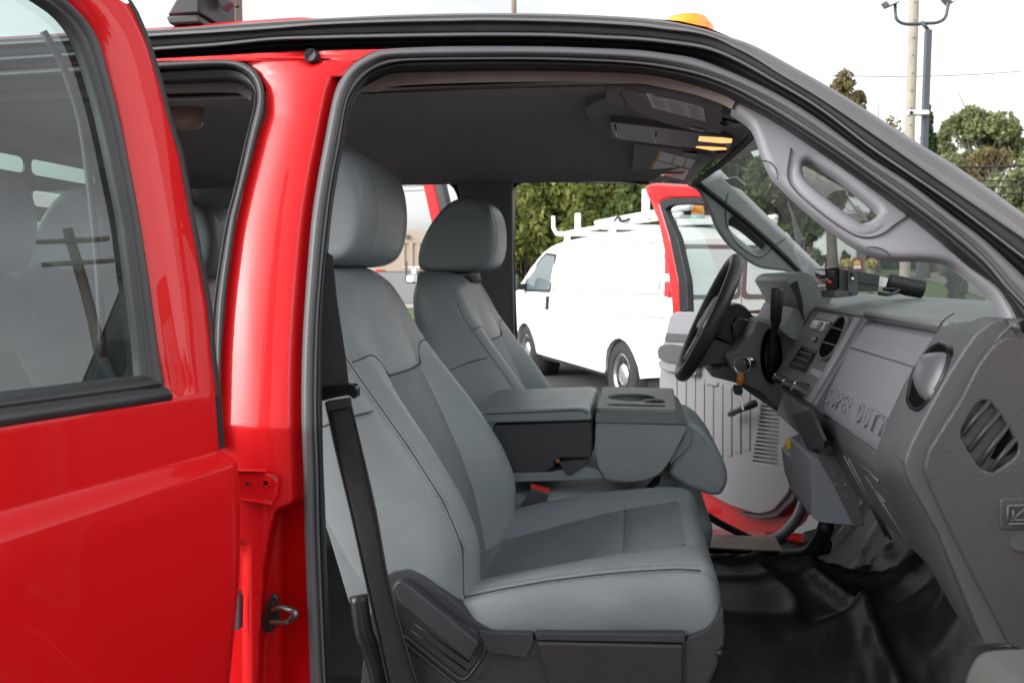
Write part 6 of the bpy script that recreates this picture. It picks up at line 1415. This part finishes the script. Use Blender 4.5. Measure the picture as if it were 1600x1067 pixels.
oc = prism('overhead_console', zq(rnd2(crop(900, 110, 5, [(262, 405), (700, 455), (1225, 530), (1228, 560), (1190, 630), (930, 606), (620, 575), (330, 535), (285, 500)]), 3), zp), (0, 0, .02), doord, hl, bev=.006)
for a, c in (((305, 430), (320, 520)), ((625, 485), (622, 570))): tube('console_gap', zq(crop(900, 110, 5, [a, c]), zp-.0008), .0016, blk, oc, 6)
lampe = mat('lit_map_lamp', (.9, .6, .3), .4, emit=((1.0, .50, .16), .5))
lampd = mat('map_lamp_lens', (.4, .36, .32), .25)
prism('map_lamp', zq(crop(900, 110, 5, [(962, 520), (1150, 530), (1222, 540), (1215, 570), (1130, 572), (955, 555)]), zp-.001), (0, 0, .004), lampe, oc, bev=.001)
prism('map_lamp', zq(crop(900, 110, 5, [(940, 597), (1050, 600), (1170, 608), (1180, 622), (1060, 628), (935, 606)]), zp-.001), (0, 0, .004), lampe, oc, bev=.001)
prism('lamp_bezel', zq(crop(900, 110, 5, [(955, 560), (1140, 576), (1160, 603), (940, 593)]), zp-.002), (0, 0, .004), doord, oc, bev=.001)
prism('lamp_lens', zq(crop(900, 110, 5, [(1165, 578), (1212, 576), (1190, 618), (1160, 603)]), zp-.0015), (0, 0, .004), lampd, oc, bev=.001)
b = bmesh.new(); v2 = prism('sun_visor', zq(rnd2(crop(900, 110, 5, [(455, 578), (800, 620), (1050, 668), (1060, 690), (895, 880), (760, 868), (430, 850)]), 4), 1.722), (0, 0, .014), headm, hl, bev=.005)
for P in ([(645, 632), (935, 705), (895, 770), (620, 700)], [(605, 705), (885, 782), (842, 860), (568, 785)]):
    prism('visor_label', zq(crop(900, 110, 5, P), 1.7212), (0, 0, .0008), labelw, v2, bev=0)
for P in ([(645, 632), (665, 637), (640, 706), (620, 700)], [(765, 668), (780, 672), (755, 738), (738, 734)], [(860, 690), (872, 694), (846, 756), (830, 752)], [(605, 705), (625, 711), (590, 792), (568, 785)]):
    prism('label_band', zq(crop(900, 110, 5, P), 1.7208), (0, 0, .0006), labely, v2, bev=0)
for P in ([(840, 645), (950, 655), (955, 668), (840, 662)], [(1095, 648), (1170, 640), (1165, 660), (1110, 662)]): prism('visor_clip', zq(crop(900, 110, 5, P), 1.718), (0, 0, .006), blk, v2, bev=.001)
# ------------------------------------------------------------------ loose things in the cab
cy_ = 1.80
ctl = thing('control_box', 'dark grey control box in a swivel bracket on the dash top', 'control box', PY(1340, 462, cy_))
prism('case', pr(rnd2([(1308, 420), (1340, 424), (1375, 430), (1372, 455), (1308, 456)], 1), cy_), (0, .10, 0), mat('box_grey', (.045, .05, .053), .45, .2, 0, .03, None, (20, .5, (.06, .065, .068))), ctl, bev=.003)
tube('case_groove', [PY(1342, 442, cy_-.0006), PY(1373, 446, cy_-.0006)], .0012, blk, ctl, 6)
prism('face_plate', pr(rnd2([(1289, 420), (1312, 417), (1312, 452), (1291, 450), (1290, 444), (1296, 436), (1290, 430)], 1), cy_), (0, .10, 0), gloss, ctl, bev=.002)
prism('switch', pr([(1291, 422), (1304, 423), (1304, 436), (1294, 434)], cy_-.004), (0, .02, 0), blk, ctl, bev=.002)
prism('switch', pr([(1294, 438), (1299, 438), (1299, 443), (1294, 443)], cy_-.003), (0, .01, 0), redp, ctl, bev=.001)
prism('bracket', pr(rnd2([(1325, 423), (1331, 418), (1338, 424), (1342, 460), (1325, 462)], 2), cy_-.010), (0, .006, 0), dash, ctl, bev=.0015)
prism('bracket_foot', pr([(1302, 454), (1326, 455), (1340, 462), (1304, 466)], cy_-.01), (0, .12, 0), dash, ctl, bev=.002)
for py_, mm in ((428, blk), (436, chrome)): tube('bolt', [PY(1331.5, py_, cy_-.011), PY(1331.5, py_, cy_-.015)], .0035, mm, ctl, 10)
prism('plug', pr(rnd2([(1374, 432), (1388, 435), (1384, 449), (1372, 448)], 1), cy_+.02), (0, .05, 0), white, ctl, bev=.003)
b = bmesh.new(); cb_ = [PY(*p, cy_+.04) for p in [(1386, 441), (1400, 444), (1418, 448), (1434, 451), (1444, 453)]]
P = cr(cb_, 60); rb = [.0185+.0013*math.sin(k*2.6) for k in range(60)]; rb[0] = .011; rb[-1] = .006; rb[-2] = .011; rb[-3] = .014
cbl = tag(tube('coiled_cable', P, rb, mat('cable_black', (.018, .018, .018), .4), None, 14), 'thick bundle of black taped cable lying on the dash top', 'cable')
tube('loose_wire', cr([PY(1372, 458, cy_), PY(1390, 460, cy_), PY(1405, 452, cy_+.02), PY(1380, 452, cy_+.02)], 20), .004, blk, cbl, 6)
ky = thing('key_ring', 'ring of keys with orange and black fobs hanging from the ignition', 'keys', PY(1160, 570, 2.045))
kr = [PY(1160+13*math.cos(a), 570+13*math.sin(a), 2.045-.01*math.cos(a)) for a in [2*math.pi*k/24 for k in range(24)]]
obj('ring', tubebm(kr, .0014, 6, closed=True), chrome, ky)
loft('orange_fob', [[PY(1157, 593, 2.04+d)+V((r*.6*math.cos(a), 0, r*math.sin(a))) for a in [2*math.pi*k/20 for k in range(20)]] for r, d in ((.014, 0), (.016, .003), (.014, .006))], mat('amber_fob', (.42, .16, .03), .3), ky)
prism('black_fob', pr(rnd2([(1146, 601), (1160, 602), (1161, 614), (1156, 618), (1148, 616), (1145, 608)], 2), 2.04), (0, .008, 0), blk, ky, bev=.002)
prism('key_blade', pr([(1154, 618), (1158, 618), (1163, 640), (1160, 641)], 2.042), (0, .002, 0), chrome, ky, bev=.0004)
prism('key_blade', pr([(1152, 580), (1158, 582), (1156, 592), (1151, 590)], 2.05), (0, .002, 0), steel, ky, bev=.0004)
scn.render.resolution_x = 1024; scn.render.resolution_y = 682
